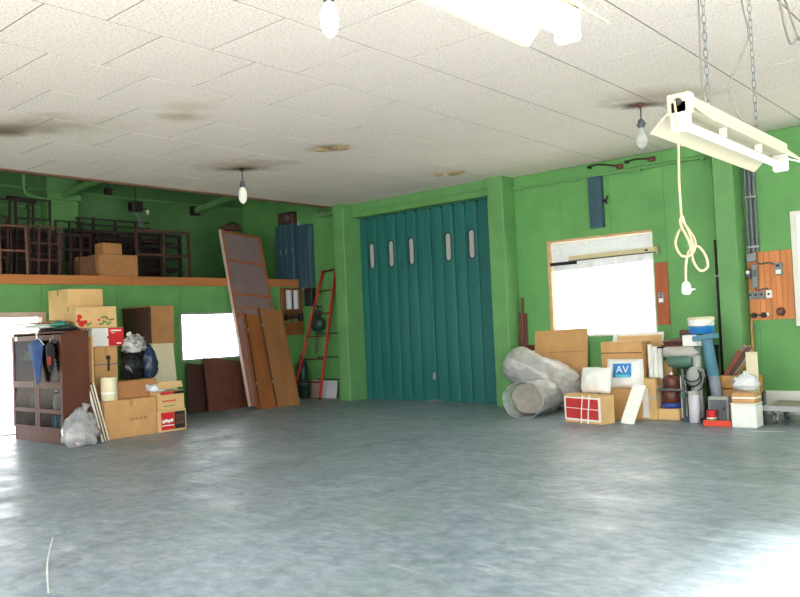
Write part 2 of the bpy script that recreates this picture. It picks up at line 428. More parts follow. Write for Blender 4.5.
struct(MB().box(LOFT_X, LEFT_X - .02, FRONT_Y - .2, BACK_Y, 2.44, 2.585).build('loft_floor', WOOD_D), 'loft floor above the left wall')
struct(MB().box(LOFT_X - .2, -11.82, FRONT_Y - .2, BACK_Y + .2, ROOF, ROOF + .12).build('loft_roof', GREEN2), 'roof over the loft')
led = struct(thing('trim_ledge', 'orange-brown timber beam along the loft edge', 'beam', (LEFT_X, 0, 2.44)))
del led['category']
yy = FRONT_Y
while yy < BACK_Y - .1:
    y2 = min(yy + 3.6, BACK_Y - .02)
    MB().box(-.02, .035, yy + .002, y2 - .002, 0, .165, ch=.006).build('beam_length', mat('ledge_timber', (190, 122, 70), .6, .18, 4, stretch=(1, .12, 1)), led); yy = y2

# ceiling: one-metre mineral boards laid in staggered rows
mb = MB().box(-11.80, RIGHT_X + .2, FRONT_Y - .2, BACK_Y + .02, CEIL + .003, CEIL + .25)
ce = struct(mb.build('ceiling', mat('seam_shadow_board', (128, 122, 112), .9, .05, 4)), 'speckled off-white board ceiling')
tile_me = {}
cx = -11.77
col = 0
while cx < RIGHT_X - .01:
    off = 0.27 if col % 2 == 0 else -.23
    y = FRONT_Y - 1 + off
    while y < BACK_Y:
        a, b = max(y, FRONT_Y), min(y + 1, BACK_Y - .005)
        if b - a > .05:
            key = round(b - a, 3)
            if key not in tile_me:
                t_ = MB().box(.008, .992, .007, b - a - .007, 0, .003).build('ceiling_tile', CEILM, ce); tile_me[key] = t_.data
            else:
                t_ = bpy.data.objects.new('ceiling_tile', tile_me[key]); COL.objects.link(t_); t_.parent = ce
            t_.location = (cx, a, CEIL)
        y += 1
    cx += 1; col += 1
struct(MB().box(-11.86, -11.775, FRONT_Y, BACK_Y - .51, CEIL - .025, CEIL + .03, ch=.006).build('trim_1', mat('ceiling_edge_wood', (122, 84, 66), .6, .15, 5)), 'brown wooden strip along the ceiling edge')
struct(MB().box(-11.84, -11.80, FRONT_Y - .2, BACK_Y - .0, CEIL + .03, ROOF).build('wall_fascia', GREEN2), 'upstand from the ceiling edge to the loft roof')
# peeled flakes of ceiling board
for (x, y, s_, a) in ((-7.75, 7.86, .17, .4), (-8.0, 7.74, .12, 1.1), (-7.88, 10.7, .2, .3), (-8.15, 10.6, .1, .9)):
    pts = [(s_ * math.cos(k) * (.7 + .5 * random.random()), s_ * .35 * math.sin(k) * (.6 + .6 * random.random())) for k in [i * math.pi / 4 for i in range(8)]]
    vs = [(px, py, 0) for px, py in pts] + [(px * .8, py * .8, -.02 - .03 * random.random()) for px, py in pts]
    fs = [tuple(range(8, 16))] + [(i, (i + 1) % 8, (i + 1) % 8 + 8, i + 8) for i in range(8)]
    o = MB().add(vs, fs).build('peeled_flake', mat('stained_board_flake', (150, 130, 96), .9, .25, 20), ce); o.location = (x, y, CEIL); o.rotation_euler = (0, 0, a)

# front wall and right wall, both mostly open to the yard
mb = MB()
for (p, q, r, s) in rects_minus(LOFT_X - .2, RIGHT_X + .2, -.15, ROOF + .1, [(-8.0, 2.8, 0, 3.6)]): mb.box(p, q, FRONT_Y - .2, FRONT_Y, r, s)
struct(mb.build('wall_front', GREEN2), 'green front wall with the wide vehicle opening')
mb = MB()
for (p, q, r, s) in rects_minus(FRONT_Y, BACK_Y + .2, -.15, CEIL + .3, [(-1.5, 5.3, 0, 3.6)]): mb.box(RIGHT_X, RIGHT_X + .2, p, q, r, s)
struct(mb.build('wall_right', GREEN2), 'green right wall with a vehicle opening')

# pilasters and lintel
for i, (x0, x1) in enumerate(((-11.64, -11.34), (-7.87, -7.55), (-3.96, -3.675))):
    mb = MB().box(x0, x1, BACK_Y - .5 if i == 0 else BACK_Y - .4, BACK_Y, 0, CEIL, ch=.012)
    struct(mb.build('trim_%d' % (i + 2), GREEN2), ('green pilaster left of the teal door', 'green pilaster right of the teal door', 'green pilaster beside the conduits')[i])
struct(MB().box(-11.34, -7.87, BACK_Y - .22, BACK_Y, 3.74, CEIL, ch=.008).build('trim_5', GREEN2), 'green lintel over the teal door')
struct(MB().box(-11.34, -7.87, BACK_Y - .25, BACK_Y - .22, 3.86, CEIL).build('trim_6', GREEN2), 'green upper step of the lintel')
struct(MB().box(-3.62, RIGHT_X, BACK_Y - .03, BACK_Y, .0, .335, ch=.006).build('baseboard_back', WHITE), 'white board along the foot of the back wall')

# ------------------------------------------------------------------ teal folding door
dt = struct(thing('door_1', 'teal folding door of twelve tall slats with five oblong lights', 'door', (0, BACK_Y + .04, 0))); del dt['category']
edges = [-11.45 + .2657 * i for i in range(8)] + [-9.49 + .274 * i for i in range(6)]
wins = {1, 3, 5, 9, 11}
idx = 0
def slat_mesh(w, win):
    """shallow V-profile slat with rounded rims, optional oblong hole (tessellated round it)"""
    mb = MB(); z0, z1 = .02, 3.74; cxm = w / 2; e = .008
    def yy(x): return -.036 + .018 * (abs(x - cxm) / cxm) ** 4
    if not win:
        o = [(e, yy(e)), (cxm * .35, -.03), (cxm, -.036), (w - cxm * .35, -.03), (w - e, yy(w - e)), (w - e, .03), (e, .03)]
        n = len(o); vs = [(x, y, z0) for x, y in o] + [(x, y, z1) for x, y in o]
        mb.add(vs, [tuple(range(n)), tuple(range(n, 2 * n))] + [(i, (i + 1) % n, (i + 1) % n + n, i + n) for i in range(n)])
        return mb
    zc0, zc1, hr = 2.68, 3.20, .066
    ring = []
    for k in range(13): q = math.pi * k / 12; ring.append((cxm + hr * math.cos(q), zc1 - hr + hr * math.sin(q)))
    for k in range(13): q = math.pi + math.pi * k / 12; ring.append((cxm + hr * math.cos(q), zc0 + hr + hr * math.sin(q)))
    n = len(ring)
    # outer ring: project each hole vertex on the rectangle between z 2.5 and 3.4
    outer = []
    for i, (x, z) in enumerate(ring):
        if i < 13:
            k = i; t = k / 12
            ox, oz = (w - e, 3.3) if k == 0 else ((e, 3.3) if k == 12 else (w - e + (2 * e - w) * t, 3.42))
        else:
            k = i - 13; t = k / 12
            ox, oz = (e, 2.6) if k == 0 else ((w - e, 2.6) if k == 12 else (e + (w - 2 * e) * t, 2.48))
        outer.append((ox, oz))
    vs = [(x, -.036, z) for x, z in ring] + [(x, yy(x), z) for x, z in outer]
    fs = [(i, (i + 1) % n, (i + 1) % n + n, i + n) for i in range(n)]
    mb.add(vs, fs)
    mb.add([(x, -.036, z) for x, z in ring] + [(x, .03, z) for x, z in ring], [(i, i + n, (i + 1) % n + n, (i + 1) % n) for i in range(n)])
    for (a, b, s_) in ((z0, 2.48, 0), (3.42, z1, 1)):
        cols = [e + (w - 2 * e) * t / 12 for t in range(13)]
        vs = [(x, yy(x), a) for x in cols] + [(x, yy(x), b) for x in cols]
        mb.add(vs, [(i, i + 1, i + 14, i + 13) for i in range(12)])
    for (za, zb, zc) in ((2.48, 2.6, 0), (3.3, 3.42, 0)):
        pass
    mb.add([(e, yy(e), 2.48), (e, yy(e), 2.6), (e + (w - 2 * e) / 12, yy(e + (w - 2 * e) / 12), 2.48)], [(0, 1, 2)])
    mb.add([(w - e, yy(e), 2.48), (w - e, yy(e), 2.6), (w - e - (w - 2 * e) / 12, yy(e + (w - 2 * e) / 12), 2.48)], [(0, 1, 2)])
    mb.add([(e, yy(e), 3.42), (e, yy(e), 3.3), (e + (w - 2 * e) / 12, yy(e + (w - 2 * e) / 12), 3.42)], [(0, 1, 2)])
    mb.add([(w - e, yy(e), 3.42), (w - e, yy(e), 3.3), (w - e - (w - 2 * e) / 12, yy(e + (w - 2 * e) / 12), 3.42)], [(0, 1, 2)])
    for x in (e, w - e): mb.add([(x, yy(e), z0), (x, .03, z0), (x, .03, z1), (x, yy(e), z1)], [(0, 1, 2, 3)])
    return mb
rimm = mat('black_rubber_rim', (30, 44, 46), .6, .1, 10)
panem = film('door_light_pane', (190, 190, 188), .0, .3, .07, 0)
for i in range(len(edges) - 1):
    if i == 7: continue
    w = edges[i + 1] - edges[i]; win = i in wins
    sl = slat_mesh(w, win).build('slat', TEAL, dt); sl.location = (edges[i], 0, 0)
    if win:
        cxm = w / 2; hr = .066
        def oblong(r, y0, y1):
            o = [(cxm + r * math.cos(math.pi * k / 10), 3.134 + r * math.sin(math.pi * k / 10)) for k in range(11)]
            o += [(cxm + r * math.cos(math.pi + math.pi * k / 10), 2.746 + r * math.sin(math.pi + math.pi * k / 10)) for k in range(11)]
            return o
        A, B = oblong(.080, 0, 0), oblong(.064, 0, 0); n = len(A)
        rim = MB().add([(x, -.044, z) for x, z in A] + [(x, -.044, z) for x, z in B] + [(x, -.034, z) for x, z in A] + [(x, -.034, z) for x, z in B],
                       [(k, (k + 1) % n, (k + 1) % n + n, k + n) for k in range(n)] + [(k, k + 2 * n, (k + 1) % n + 2 * n, (k + 1) % n) for k in range(n)]
                       + [(k + n, (k + 1) % n + n, (k + 1) % n + 3 * n, k + 3 * n) for k in range(n)])
        rim.build('rim', rimm, sl)
        MB().prism(B, -.012, -.006).build('pane', panem, sl)
back = MB().box(-11.45, -8.12, .0, .02, 0, 3.74)
part('meeting_stile', TEAL, dt, -9.585, -9.495, -.05, .03, .02, 3.74, ch=.01)
for x in edges: part('seam_strip', TEALD, dt, x - .025, x + .025, .031, .036, .02, 3.70)
part('top_track', TEALD, dt, -11.45, -8.12, -.03, .05, 3.70, 3.74)
part('door_latch', ZINC, dt, -9.57, -9.51, -.075, -.05, .42, .56, ch=.008)
part('floor_stop', ZINC, dt, -9.75, -9.35, -.08, -.03, 0.0, .03, ch=.005)
part('bottom_rail', TEAL, dt, -11.45, -8.12, -.02, .04, .0, .05)

# ------------------------------------------------------------------ windows
w1 = struct(thing('window_1', 'papered workshop window with a crinkled sheet across its top', 'window', (0, BACK_Y, 0))); del w1['category']
fr = mat('bleached_window_wood', (204, 170, 130), .6, .15, 8)
x0, x1, z0, z1 = WIN1
part('window_frame', fr, w1, x0 - .03, x0 + .035, -.02, .1, z0, z1 + .03, ch=.006)
part('window_frame', fr, w1, x0, x1, -.02, .1, z1 - .01, z1 + .03, ch=.006)
part('window_frame', WHITE, w1, x1 - .02, x1 + .01, -.005, .1, z0, z1, ch=.004)
part('window_sill', WHITE, w1, x0, x1, -.03, .1, z0 - .03, z0 + .01, ch=.006)
part('pane', FROST, w1, x0 + .035, (x0 + x1) / 2, .055, .06, z0 + .01, z1 - .01)
part('pane', FROST, w1, (x0 + x1) / 2, x1 - .02, .063, .068, z0 + .01, z1 - .01)
mb = MB(); nx, nz = 60, 16
vs = []; fs = []
for j in range(nz + 1):
    for i in range(nx + 1):
        x = x0 + .04 + (x1 - x0 - .06) * i / nx; z = 2.34 + (2.775 - 2.34) * j / nz - .06 * (1 - i / nx) * (1 - j / nz)
        vs.append((x, .03 + .02 * noise.noise(Vector((x * 6, z * 5, 3))) + .012 * noise.noise(Vector((x * 14, z * 17, 9))), z))
for j in range(nz):
    for i in range(nx): a = j * (nx + 1) + i; fs.append((a, a + 1, a + nx + 2, a + nx + 1))
mb.add(vs, fs, False).build('plastic_sheet', CRINK, w1)
part('dark_strip', CLOTHK, w1, x0 + .03, x0 + .53, -.03, -.012, 2.385, 2.44)
w2 = struct(thing('window_2', 'white framed window at the right end of the back wall', 'window', (0, BACK_Y, 0))); del w2['category']
x0, x1, z0, z1 = WIN2
part('window_frame', WHITE, w2, x0 - .06, x0 + .03, -.03, .1, z0 - .04, z1 + .06, ch=.006)
part('window_frame', WHITE, w2, x1 - .03, x1 + .06, -.03, .1, z0 - .04, z1 + .06, ch=.006)
part('window_frame', WHITE, w2, x0 + .03, x1 - .03, -.03, .1, z1 - .01, z1 + .06, ch=.006)
part('window_sill', WHITE, w2, x0 + .03, x1 - .03, -.05, .1, z0 - .04, z0 + .01, ch=.006)
part('pane', FROST, w2, x0 + .03, x1 - .03, .05, .055, z0, z1)
w3 = struct(thing('window_3', 'bright window in the left wall above the dark boards', 'window', (LEFT_X, 0, 0))); del w3['category']
y0, y1, z0, z1 = WINL
for a in ((-.1, .012, y0 - .03, y0 + .02, z0 - .03, z1 + .03), (-.1, .012, y1 - .02, y1 + .03, z0 - .03, z1 + .03), (-.1, .012, y0 + .02, y1 - .02, z1 - .01, z1 + .03), (-.1, .03, y0 + .02, y1 - .02, z0 - .03, z0 + .01)):
    part('window_frame', mat('grey_green_frame', (150, 160, 140), .6, .1, 6), w3, *a, ch=.005)
part('pane', GLASS, w3, -.06, -.055, y0 + .02, (y0 + y1) / 2, z0, z1)
part('pane', GLASS, w3, -.07, -.065, (y0 + y1) / 2, y1 - .02, z0, z1)
d2 = struct(thing('door_2', 'doorway open to daylight behind the cabinet', 'doorway', (LEFT_X, 0, 0))); del d2['category']
dfr = mat('pinkish_door_casing', (206, 180, 166), .6, .1, 6)
for a in ((-.16, .012, DOORL[0] - .06, DOORL[0] + .01, 0, 1.98), (-.16, .012, DOORL[1] - .01, DOORL[1] + .06, 0, 1.98), (-.16, .012, DOORL[0] + .01, DOORL[1] - .01, 1.90, 1.98)):
    part('door_frame', dfr, d2, *a, ch=.006)

# ------------------------------------------------------------------ cartons
def carton(name, label, x0, x1, y0, y1, z0, z1, rz=0, mt=None, tape='y', group=None, cat='box', seam=True, tilt=None):
    mt = mt or CARD
    cxm, cym = (x0 + x1) / 2, (y0 + y1) / 2; hx, hy, h = (x1 - x0) / 2, (y1 - y0) / 2, z1 - z0
    t = thing(name, label, cat, (cxm, cym, z0), rz, group)
    if tilt: t.rotation_euler = (tilt[0], tilt[1], rz)
    part('body', mt, t, -hx, hx, -hy, hy, 0, h - .006 if seam else h, ch=.006)
    if seam:
        if tape == 'y':
            part('flap', mt, t, -hx + .002, -.003, -hy + .002, hy - .002, h - .006, h, ch=.002); part('flap', mt, t, .003, hx - .002, -hy + .002, hy - .002, h - .006, h, ch=.002)
            MB().box(-.03, .03, -hy - .0015, hy + .0015, h, h + .0015).box(-.03, .03, hy, hy + .0015, h * .8, h).box(-.03, .03, -hy - .0015, -hy, h * .8, h).build('tape', TAPE, t)
        elif tape == 'x':
            part('flap', mt, t, -hx + .002, hx - .002, -hy + .002, -.003, h - .006, h, ch=.002); part('flap', mt, t, -hx + .002, hx - .002, .003, hy - .002, h - .006, h, ch=.002)
            MB().box(-hx - .0015, hx + .0015, -.03, .03, h, h + .0015).box(hx, hx + .0015, -.03, .03, h * .8, h).box(-hx - .0015, -hx, -.03, .03, h * .8, h).build('tape', TAPE, t)
    return t
# ---- left pile
big = carton('cardboard_box', 'large plain cardboard box on the floor under the cream roll', -11.78, -10.93, 5.97, 6.82, 0, .565, mt=CARD, tape='x')
text_marks = MB()
for k in range(4): text_marks.box(.4255, .4263, -.02 + k * .075, .035 + k * .075, .24, .285)
text_marks.build('print', CARD3, big)
carton('cardboard_box', 'long low cardboard box under the black plastic bags', -11.45, -11.13, 6.21, 6.97, .567, .83, mt=CARD3, tape='y')
tb = carton('cardboard_box', 'tall brown cardboard box with a thin blue strap behind the cream roll', -11.75, -11.46, 6.12, 6.5, .567, 1.37, mt=CARD, tape='x')
MB().box(-.148, .148, -.193, .193, .52, .532).build('strap', BLUED, tb)
mb = MB().tube([(.17, .02, .42), (.165, .03, .62)], .018).box(.147, .175, -.01, .06, .6, .66, ch=.006)
mb.build('tape_dispenser', BLACK, tb)
wr = carton('carton', 'white and bright red carton under the printed fruit box', -11.8, -11.44, 6.08, 6.6, 1.372, 1.655, mt=PAPER, tape='y')
MB().box(.1805, .182, .005, .262, .002, .28).build('red_panel', RED, wr)
MB().box(.182, .183, .04, .22, .228, .248).box(.182, .183, .14, .22, .03, .05).box(.182, .183, .05, .12, .2, .206).build('white_print', PAPER, wr)
MB().box(.1805, .183, -.015, .012, .12, .15).build('clasp', BLACK, wr)
fb = carton('cardboard_box', 'cardboard box printed with red flowers and green leaves', -11.86, -11.42, 5.82, 6.48, 1.66, 1.985, mt=CARD2, tape='y')
mb = MB()
for (y, z, r) in ((-.27, .17, .04), (-.29, .11, .03), (-.24, .07, .05), (-.18, .09, .035), (.04, .12, .02), (.17, .14, .02)):
    MB().lathe([(r, .2205), (r, .2215)], (0, y, z), 12, 'X', False).build('flower_print', RED, fb)
mb = MB()
for (y, z, a) in ((.08, .06, .3), (.14, .09, -.4), (.2, .06, .6), (.24, .12, .1), (-.12, .06, .5), (.12, .16, .2)):
    M = Matrix.Translation((0, y, z)) @ Matrix.Rotation(a, 4, 'X'); MB().box(.2205, .2215, -.045, .045, -.013, .013, M=M).build('leaf_print', GREENP, fb)
carton('cardboard_box', 'tall carton behind the cabinet that carries the top box', -12.5, -11.92, 5.98, 6.5, 0, 1.815, mt=CARD3, tape='y')
carton('cardboard_box', 'plain tan cardboard box topmost of the left pile', -12.55, -11.9, 5.95, 6.53, 1.817, 2.285, mt=CARD2, tape='y')
t = thing('flattened_carton', 'narrow folded carton upright beside the cabinet', 'cardboard', (-11.42, 5.88, 0))
part('sheet', CARD3, t, -.3, .3, -.052, -.018, 0, 1.52, ch=.004); part('sheet', CARD3, t, -.3, .3, -.015, .018, 0, 1.51, ch=.004); part('sheet', CARD2, t, -.29, .29, .021, .05, 0, 1.53, ch=.004)
# cabinet
cb = thing('glass_cabinet', 'dark brown wooden cabinet with glass doors by the bright doorway', 'cabinet', (-11.835, 5.6, 0))
hw, hd, hh = .805, .205, 1.6
part('body', WOOD_C, cb, -hw, -hw + .03, -hd + .025, hd, 0, hh, ch=.004, label='side board'); part('body', WOOD_C, cb, hw - .03, hw, -hd + .025, hd, 0, hh, ch=.004, label='side board')
part('back_panel', WOOD_D, cb, -hw + .03, hw - .03, hd - .015, hd, .0, hh)
part('top', WOOD_C, cb, -hw - .01, hw + .01, -hd, hd, hh, hh + .025, ch=.004)
part('plinth', WOOD_C, cb, -hw + .03, hw - .03, -hd + .03, hd - .015, 0, .2)
for z in (.2, .47, .86, 1.2): part('shelf', WOOD_C, cb, -hw + .03, hw - .03, -hd + .06, hd - .015, z, z + .02)
part('divider', WOOD_C, cb, -.02, .02, -hd + .03, hd - .015, .22, hh)
for s in (-1, 1):
    d = thing('door', '', '', (0, 0, 0)); del d['label'], d['category']; d.parent = cb
    d.name = 'glass_door'
    xa, xb = (-hw, -.003) if s < 0 else (.003, hw)
    mb = MB()
    for (a, b, c, e) in ((xa, xa + .075, .2, 1.58), (xb - .075, xb, .2, 1.58), (xa + .075, xb - .075, .2, .235), (xa + .075, xb - .075, .44, .50), (xa + .075, xb - .075, .80, .90), (xa + .075, xb - .075, 1.5, 1.58)):
        mb.box(a, b, -hd, -hd + .024, c, e, ch=.003)
    mb.build('door_frame', WOOD_C, d)
    for (c, e) in ((.235, .44), (.5, .8), (.9, 1.5)):
        MB().box(xa + .075, xb - .075, -hd + .01, -hd + .014, c, e).build('pane', CABGL, d)
    xx = -.05 if s < 0 else .05
    MB().lathe([(.006, 0), (.006, .018), (.014, .022), (.014, .03), (.004, .034)], (0, 0, 0), 10, 'Y').build('knob', ZINC, d, Matrix.Translation((xx, -hd, .85)) @ Matrix.Rotation(math.pi, 4, 'Z'))
MB().box(-.69, -.60, -hd - .001, -hd + .0, 1.51, 1.575).build('sticker', PAPER, cb)
# things on the cabinet shelves
def shelf_thing(nm, lab, cat, x, z, kind, mt, s=(.1, .1, .2)):
    t = thing(nm, lab, cat, (-11.835 + x, 5.6, z))
    if kind == 'book':
        part('cover', mt, t, -s[0] / 2, s[0] / 2, -.12, .1, 0, s[2], ch=.003); part('pages', PAPER, t, -s[0] / 2 + .006, s[0] / 2 - .006, -.11, .095, s[2] - .01, s[2] + .001)
    elif kind == 'bottle':
        MB().lathe([(s[0] / 2, 0), (s[0] / 2, s[2] * .6), (s[0] * .2, s[2] * .78), (s[0] * .2, s[2] * .95)], n=14).build('body', mt, t)
        MB().lathe([(s[0] * .24, s[2] * .95), (s[0] * .24, s[2])], n=12).build('cap', PAPER, t)
    else:
        part('body', mt, t, -s[0] / 2, s[0] / 2, -.1, .1, 0, s[2] * .85, ch=.004); part('lid', mt, t, -s[0] / 2 - .004, s[0] / 2 + .004, -.104, .104, s[2] * .85, s[2], ch=.004)
    return t
shelf_thing('small_box', 'small red box behind the upper cabinet glass', 'box', .56, 1.22, 'box', RED, (.16, .1, .17))
shelf_thing('small_box', 'green box low behind the upper left cabinet glass', 'box', -.45, 1.22, 'box', GREENP, (.3, .1, .13))
shelf_thing('book', 'upright white book at the end of the middle cabinet shelf', 'book', .66, .49, 'book', PAPER, (.05, .1, .26))
shelf_thing('book', 'upright grey book in the middle cabinet shelf', 'book', .36, .49, 'book', STEEL, (.06, .1, .22))
shelf_thing('bottle', 'dark bottle on the middle cabinet shelf', 'bottle', .2, .49, 'bottle', BLACKB, (.09, .1, .26))
shelf_thing('bottle', 'green bottle on the upper cabinet shelf', 'bottle', .5, .88, 'bottle', DKGRN, (.1, .1, .22))
shelf_thing('tin', 'pale blue tin on the lowest cabinet shelf', 'tin', .3, .22, 'box', BLUEP, (.1, .1, .18))
shelf_thing('tin', 'dark navy tin on the lowest cabinet shelf', 'tin', .55, .22, 'box', NAVYB, (.18, .1, .17))
shelf_thing('bottle', 'dark bottle behind the left cabinet glass', 'bottle', -.4, .88, 'bottle', IRON, (.11, .1, .24))
shelf_thing('small_box', 'dark box on the left middle cabinet shelf', 'box', -.35, .49, 'box', IRON2, (.28, .1, .18))
shelf_thing('book', 'small brown book on the upper right cabinet shelf', 'book', .3, 1.22, 'book', CARD_D, (.08, .1, .2))
# clothes hung on the cabinet front
hg = thing('hung_jacket', 'blue cloth hanging from a white hook on the cabinet front', 'clothing', (-11.6, 5.33, .88))
vs = []; fs = []; n = 16
for i, (z, w, d_) in enumerate(((0, .03, .02), (.1, .06, .03), (.25, .1, .04), (.4, .15, .045), (.5, .2, .045), (.56, .23, .04), (.6, .14, .035), (.64, .04, .03))):
    for k in range(n):
        q = 2 * math.pi * k / n; fl = 1 + .18 * math.sin(5 * q + z * 6); vs.append((-.05 + w * math.cos(q) * fl + .03 * (.6 - z), d_ * math.sin(q) * fl - .0, z))
for i in range(7):
    for k in range(n): fs.append((i * n + k, i * n + (k + 1) % n, (i + 1) * n + (k + 1) % n, (i + 1) * n + k))
MB().add(vs, fs, True).build('cloth', CLOTHB, hg)
MB().tube(spline([(-.24, 0, .54), (-.04, 0, .66), (.18, 0, .56)], 6), .008).tube(spline([(-.04, 0, .66), (-.04, 0, .72), (-.01, .02, .78), (-.05, .06, .775)], 6), .01).build('hanger', PAPER, hg)
hg2 = thing('hung_apron', 'black and red cloth hanging next to the blue cloth', 'clothing', (-11.25, 5.34, 1.05))
vs = []; fs = []
for i, (z, w, d_) in enumerate(((0, .05, .015), (.12, .09, .025), (.25, .12, .03), (.36, .14, .03), (.42, .05, .02))):
    for k in range(n):
        q = 2 * math.pi * k / n; fl = 1 + .2 * math.sin(4 * q + z * 9); vs.append((w * math.cos(q) * fl, d_ * math.sin(q) * fl, z))
for i in range(4):
    for k in range(n): fs.append((i * n + k, i * n + (k + 1) % n, (i + 1) * n + (k + 1) % n, (i + 1) * n + k))
MB().add(vs, fs, True).build('cloth', CLOTHK, hg2)
MB().box(-.02, .09, -.045, -.03, .1, .22, ch=.005).build('red_patch', CLOTHR, hg2)
MB().tube(spline([(0, 0, .4), (0, 0, .46), (.02, .04, .5), (0, .06, .54)], 5), .006).build('hook', ZINC, hg2)
# on top of the cabinet
tp = thing('folded_tarp', 'dark folded tarpaulin on top of the cabinet', 'tarpaulin', (-11.6, 5.6, 1.625))
MB().blob((.0, 0, 0), .52, .19, .06, .3, 3, 3, pw=.3).build('fold', CLOTHK, tp); MB().blob((.32, .0, .02), .2, .15, .06, .3, 4, 5, pw=.3).build('fold', DKGRN, tp)
pp = thing('paper_stack', 'white papers with a teal end on the cabinet', 'papers', (-11.95, 5.6, 1.69), .05)
for k in range(4): part('sheet', PAPER if k != 2 else AQUA, pp, -.42 + k * .03, .42 - k * .02, -.16, .15, k * .014, k * .014 + .012, ch=.002)
MB().blob((.42, 0, .005), .14, .13, .085, .3, 3, 8, pw=.3).build('teal_wrapper', mat('teal_plastic', (70, 150, 136), .4, .15, 8), pp)
t = thing('flat_board', 'thin brown board lying above the papers on the cabinet', 'board', (-12.0, 5.6, 1.757), .04)
part('plank', CARD3, t, -.55, .48, -.17, .0, 0, .02, ch=.003); part('plank', CARD_D, t, -.5, .5, .005, .17, 0, .022, ch=.003)
# bag of wrapped things and the striped strips
bg_ = thing('plastic_bag', 'cloudy plastic bag slumped against the cabinet side', 'bag', (-10.78, 5.52, 0))
MB().blob((0, 0, 0), .2, .30, .5, .32, 3.2, 11, pw=1.6).build('wrap', WRAP2, bg_)
MB().blob((0, 0, .01), .15, .24, .3, .2, 2.5, 12).build('contents', mat('beige_contents', (196, 180, 168), .8, .2, 12), bg_)
MB().tube([(0, .06, .44), (0, .07, .5), (.01, .09, .58)], [.06, .025, .06], 10).build('knot', WRAP2, bg_)
M, L_ = frame_matrix((-10.86, 5.93, 0), (-11.09, 5.835, .86), (0, 1, 0))
st = thing('strip_bundle', 'bundle of white slats leaning between cabinet and large box', 'slats', M=M)
for k in range(5):
    part('slat', (PAPER, CARD_D, CREAM, CARD_D, PAPER)[k], st, -.055 + k * .022, -.036 + k * .022, -.02 + .004 * (k % 2), .02, 0, L_ - .02 * (k % 3), ch=.002)
# cream roll
rl = thing('sheet_roll', 'upright cream roll on the large cardboard box', 'roll', (-11.06, 6.12, .567))
MB().lathe([(.03, .0), (.113, .0), (.116, .008), (.116, .335), (.112, .345), (.03, .345)], n=28).build('roll', CREAM, rl)
MB().lathe([(.03, .345), (.03, .35), (.022, .35), (.022, .2)], n=16).build('core', CARD3, rl)
MB().lathe([(.1175, .1), (.1175, .13)], n=28).build('wrapper_band', PAPER, rl)
# bags
b1 = thing('plastic_bag', 'black plastic bag on the long low cardboard box', 'bag', (-11.36, 6.69, .832)); MB().blob((0, 0, 0), .13, .185, .43, .22, 3, 21, pw=.5).build('sack', BLACKB, b1); MB().tube([(0, 0, .38), (.0, .01, .42), (.01, .0, .46)], [.04, .02, .045], 10).build('knot', BLACKB, b1)
b2 = thing('plastic_bag', 'dark navy plastic bag beside the cream foam board', 'bag', (-11.36, 6.98, .832)); MB().blob((0, 0, 0), .13, .14, .5, .22, 3, 22, pw=.5).build('sack', NAVYB, b2); MB().tube([(0, 0, .45), (.0, .01, .48), (.01, .0, .52)], [.04, .02, .04], 10).build('knot', NAVYB, b2)
b3 = thing('plastic_bag', 'grey and white crumpled bag on top of the black bag', 'bag', (-11.38, 6.74, 1.25)); MB().blob((0, 0, 0), .15, .2, .27, .42, 4, 23, pw=.6).build('sack', mat('mottled_newsprint', (176, 176, 172), .7, .75, 16), b3)
MB().tube([(0, -.05, .22), (.0, -.06, .27), (.01, -.09, .3)], [.04, .02, .045], 10).build('knot', PAPER, b3)
# brown cupboard box and its support
carton('cardboard_box', 'plain cardboard box under the dark brown box', -13.1, -12.25, 7.5, 8.02, 0, 1.315, mt=CARD_D, tape='x')
bb = thing('wooden_box', 'dark brown wooden box with a lighter side near the left window', 'box', (-12.65, 7.79, 1.318))
part('front_panel', WOOD_D, bb, -.45, .45, -.24, -.22, 0, .68, ch=.003, label='dark brown panel')
part('side_panel', CARD3, bb, .43, .45, -.219, .23, 0, .68, ch=.003, label='lighter brown side')
part('side_panel', WOOD_D, bb, -.45, -.43, -.219, .23, 0, .68); part('back_panel', WOOD_D, bb, -.43, .43, .21, .23, 0, .68)
part('lid', CARD3, bb, -.455, .455, -.245, .235, .68, .70, ch=.004); part('bottom', WOOD_D, bb, -.43, .43, -.219, .21, 0, .02)
M, L_ = frame_matrix((-12.02, 7.47, .0), (-12.2, 7.49, 1.37), (0, 1, 0))
fm = thing('foam_board', 'cream white foam board standing behind the printed cartons', 'board', M=M)
part('sheet', CREAM, fm, 0, .5, 0, .04, 0, L_, ch=.006); part('sheet', PAPER, fm, .01, .49, .042, .06, 0, L_ - .01, ch=.004)
# printed cartons
c1 = carton('printed_carton', 'lower carton with red and black printed panels', -11.3, -10.9, 6.83, 7.33, 0, .335, mt=CARD2, tape='y')
MB().box(.2005, .202, -.2, .03, .03, .3).build('red_print', RED, c1); MB().box(.2005, .202, .035, .225, .03, .3).build('black_print', BLACK, c1)
mb = MB()
for k in range(4): mb.lathe([(.028, .202), (.028, .203), ], (0, -.16 + k * .048, .16 + .012 * (k % 2)), 10, 'X', False)
mb.box(.202, .203, -.19, .02, .09, .105).build('white_print', PAPER, c1)
mb = MB().box(.202, .203, .06, .2, .1, .25).build('tan_print', CARD_D, c1)
mb = MB()
for k in range(4): mb.box(.203, .204, .075 + k * .032, .09 + k * .032, .13, .22)
mb.build('lettering', BLACK, c1)
c2 = carton('printed_carton', 'upper carton with red lettering and raised flaps', -11.28, -10.91, 6.84, 7.31, .337, .62, rz=.03, mt=CARD2, tape='y', seam=False)
MB().box(.186, .1875, -.2, .03, .235, .28).build('red_print', RED, c2); MB().box(.186, .1875, .035, .23, .235, .28).build('black_print', BLACK, c2)
mb = MB()
for k in range(7): mb.box(.186, .187, -.17 + k * .036, -.142 + k * .036, .125, .15)
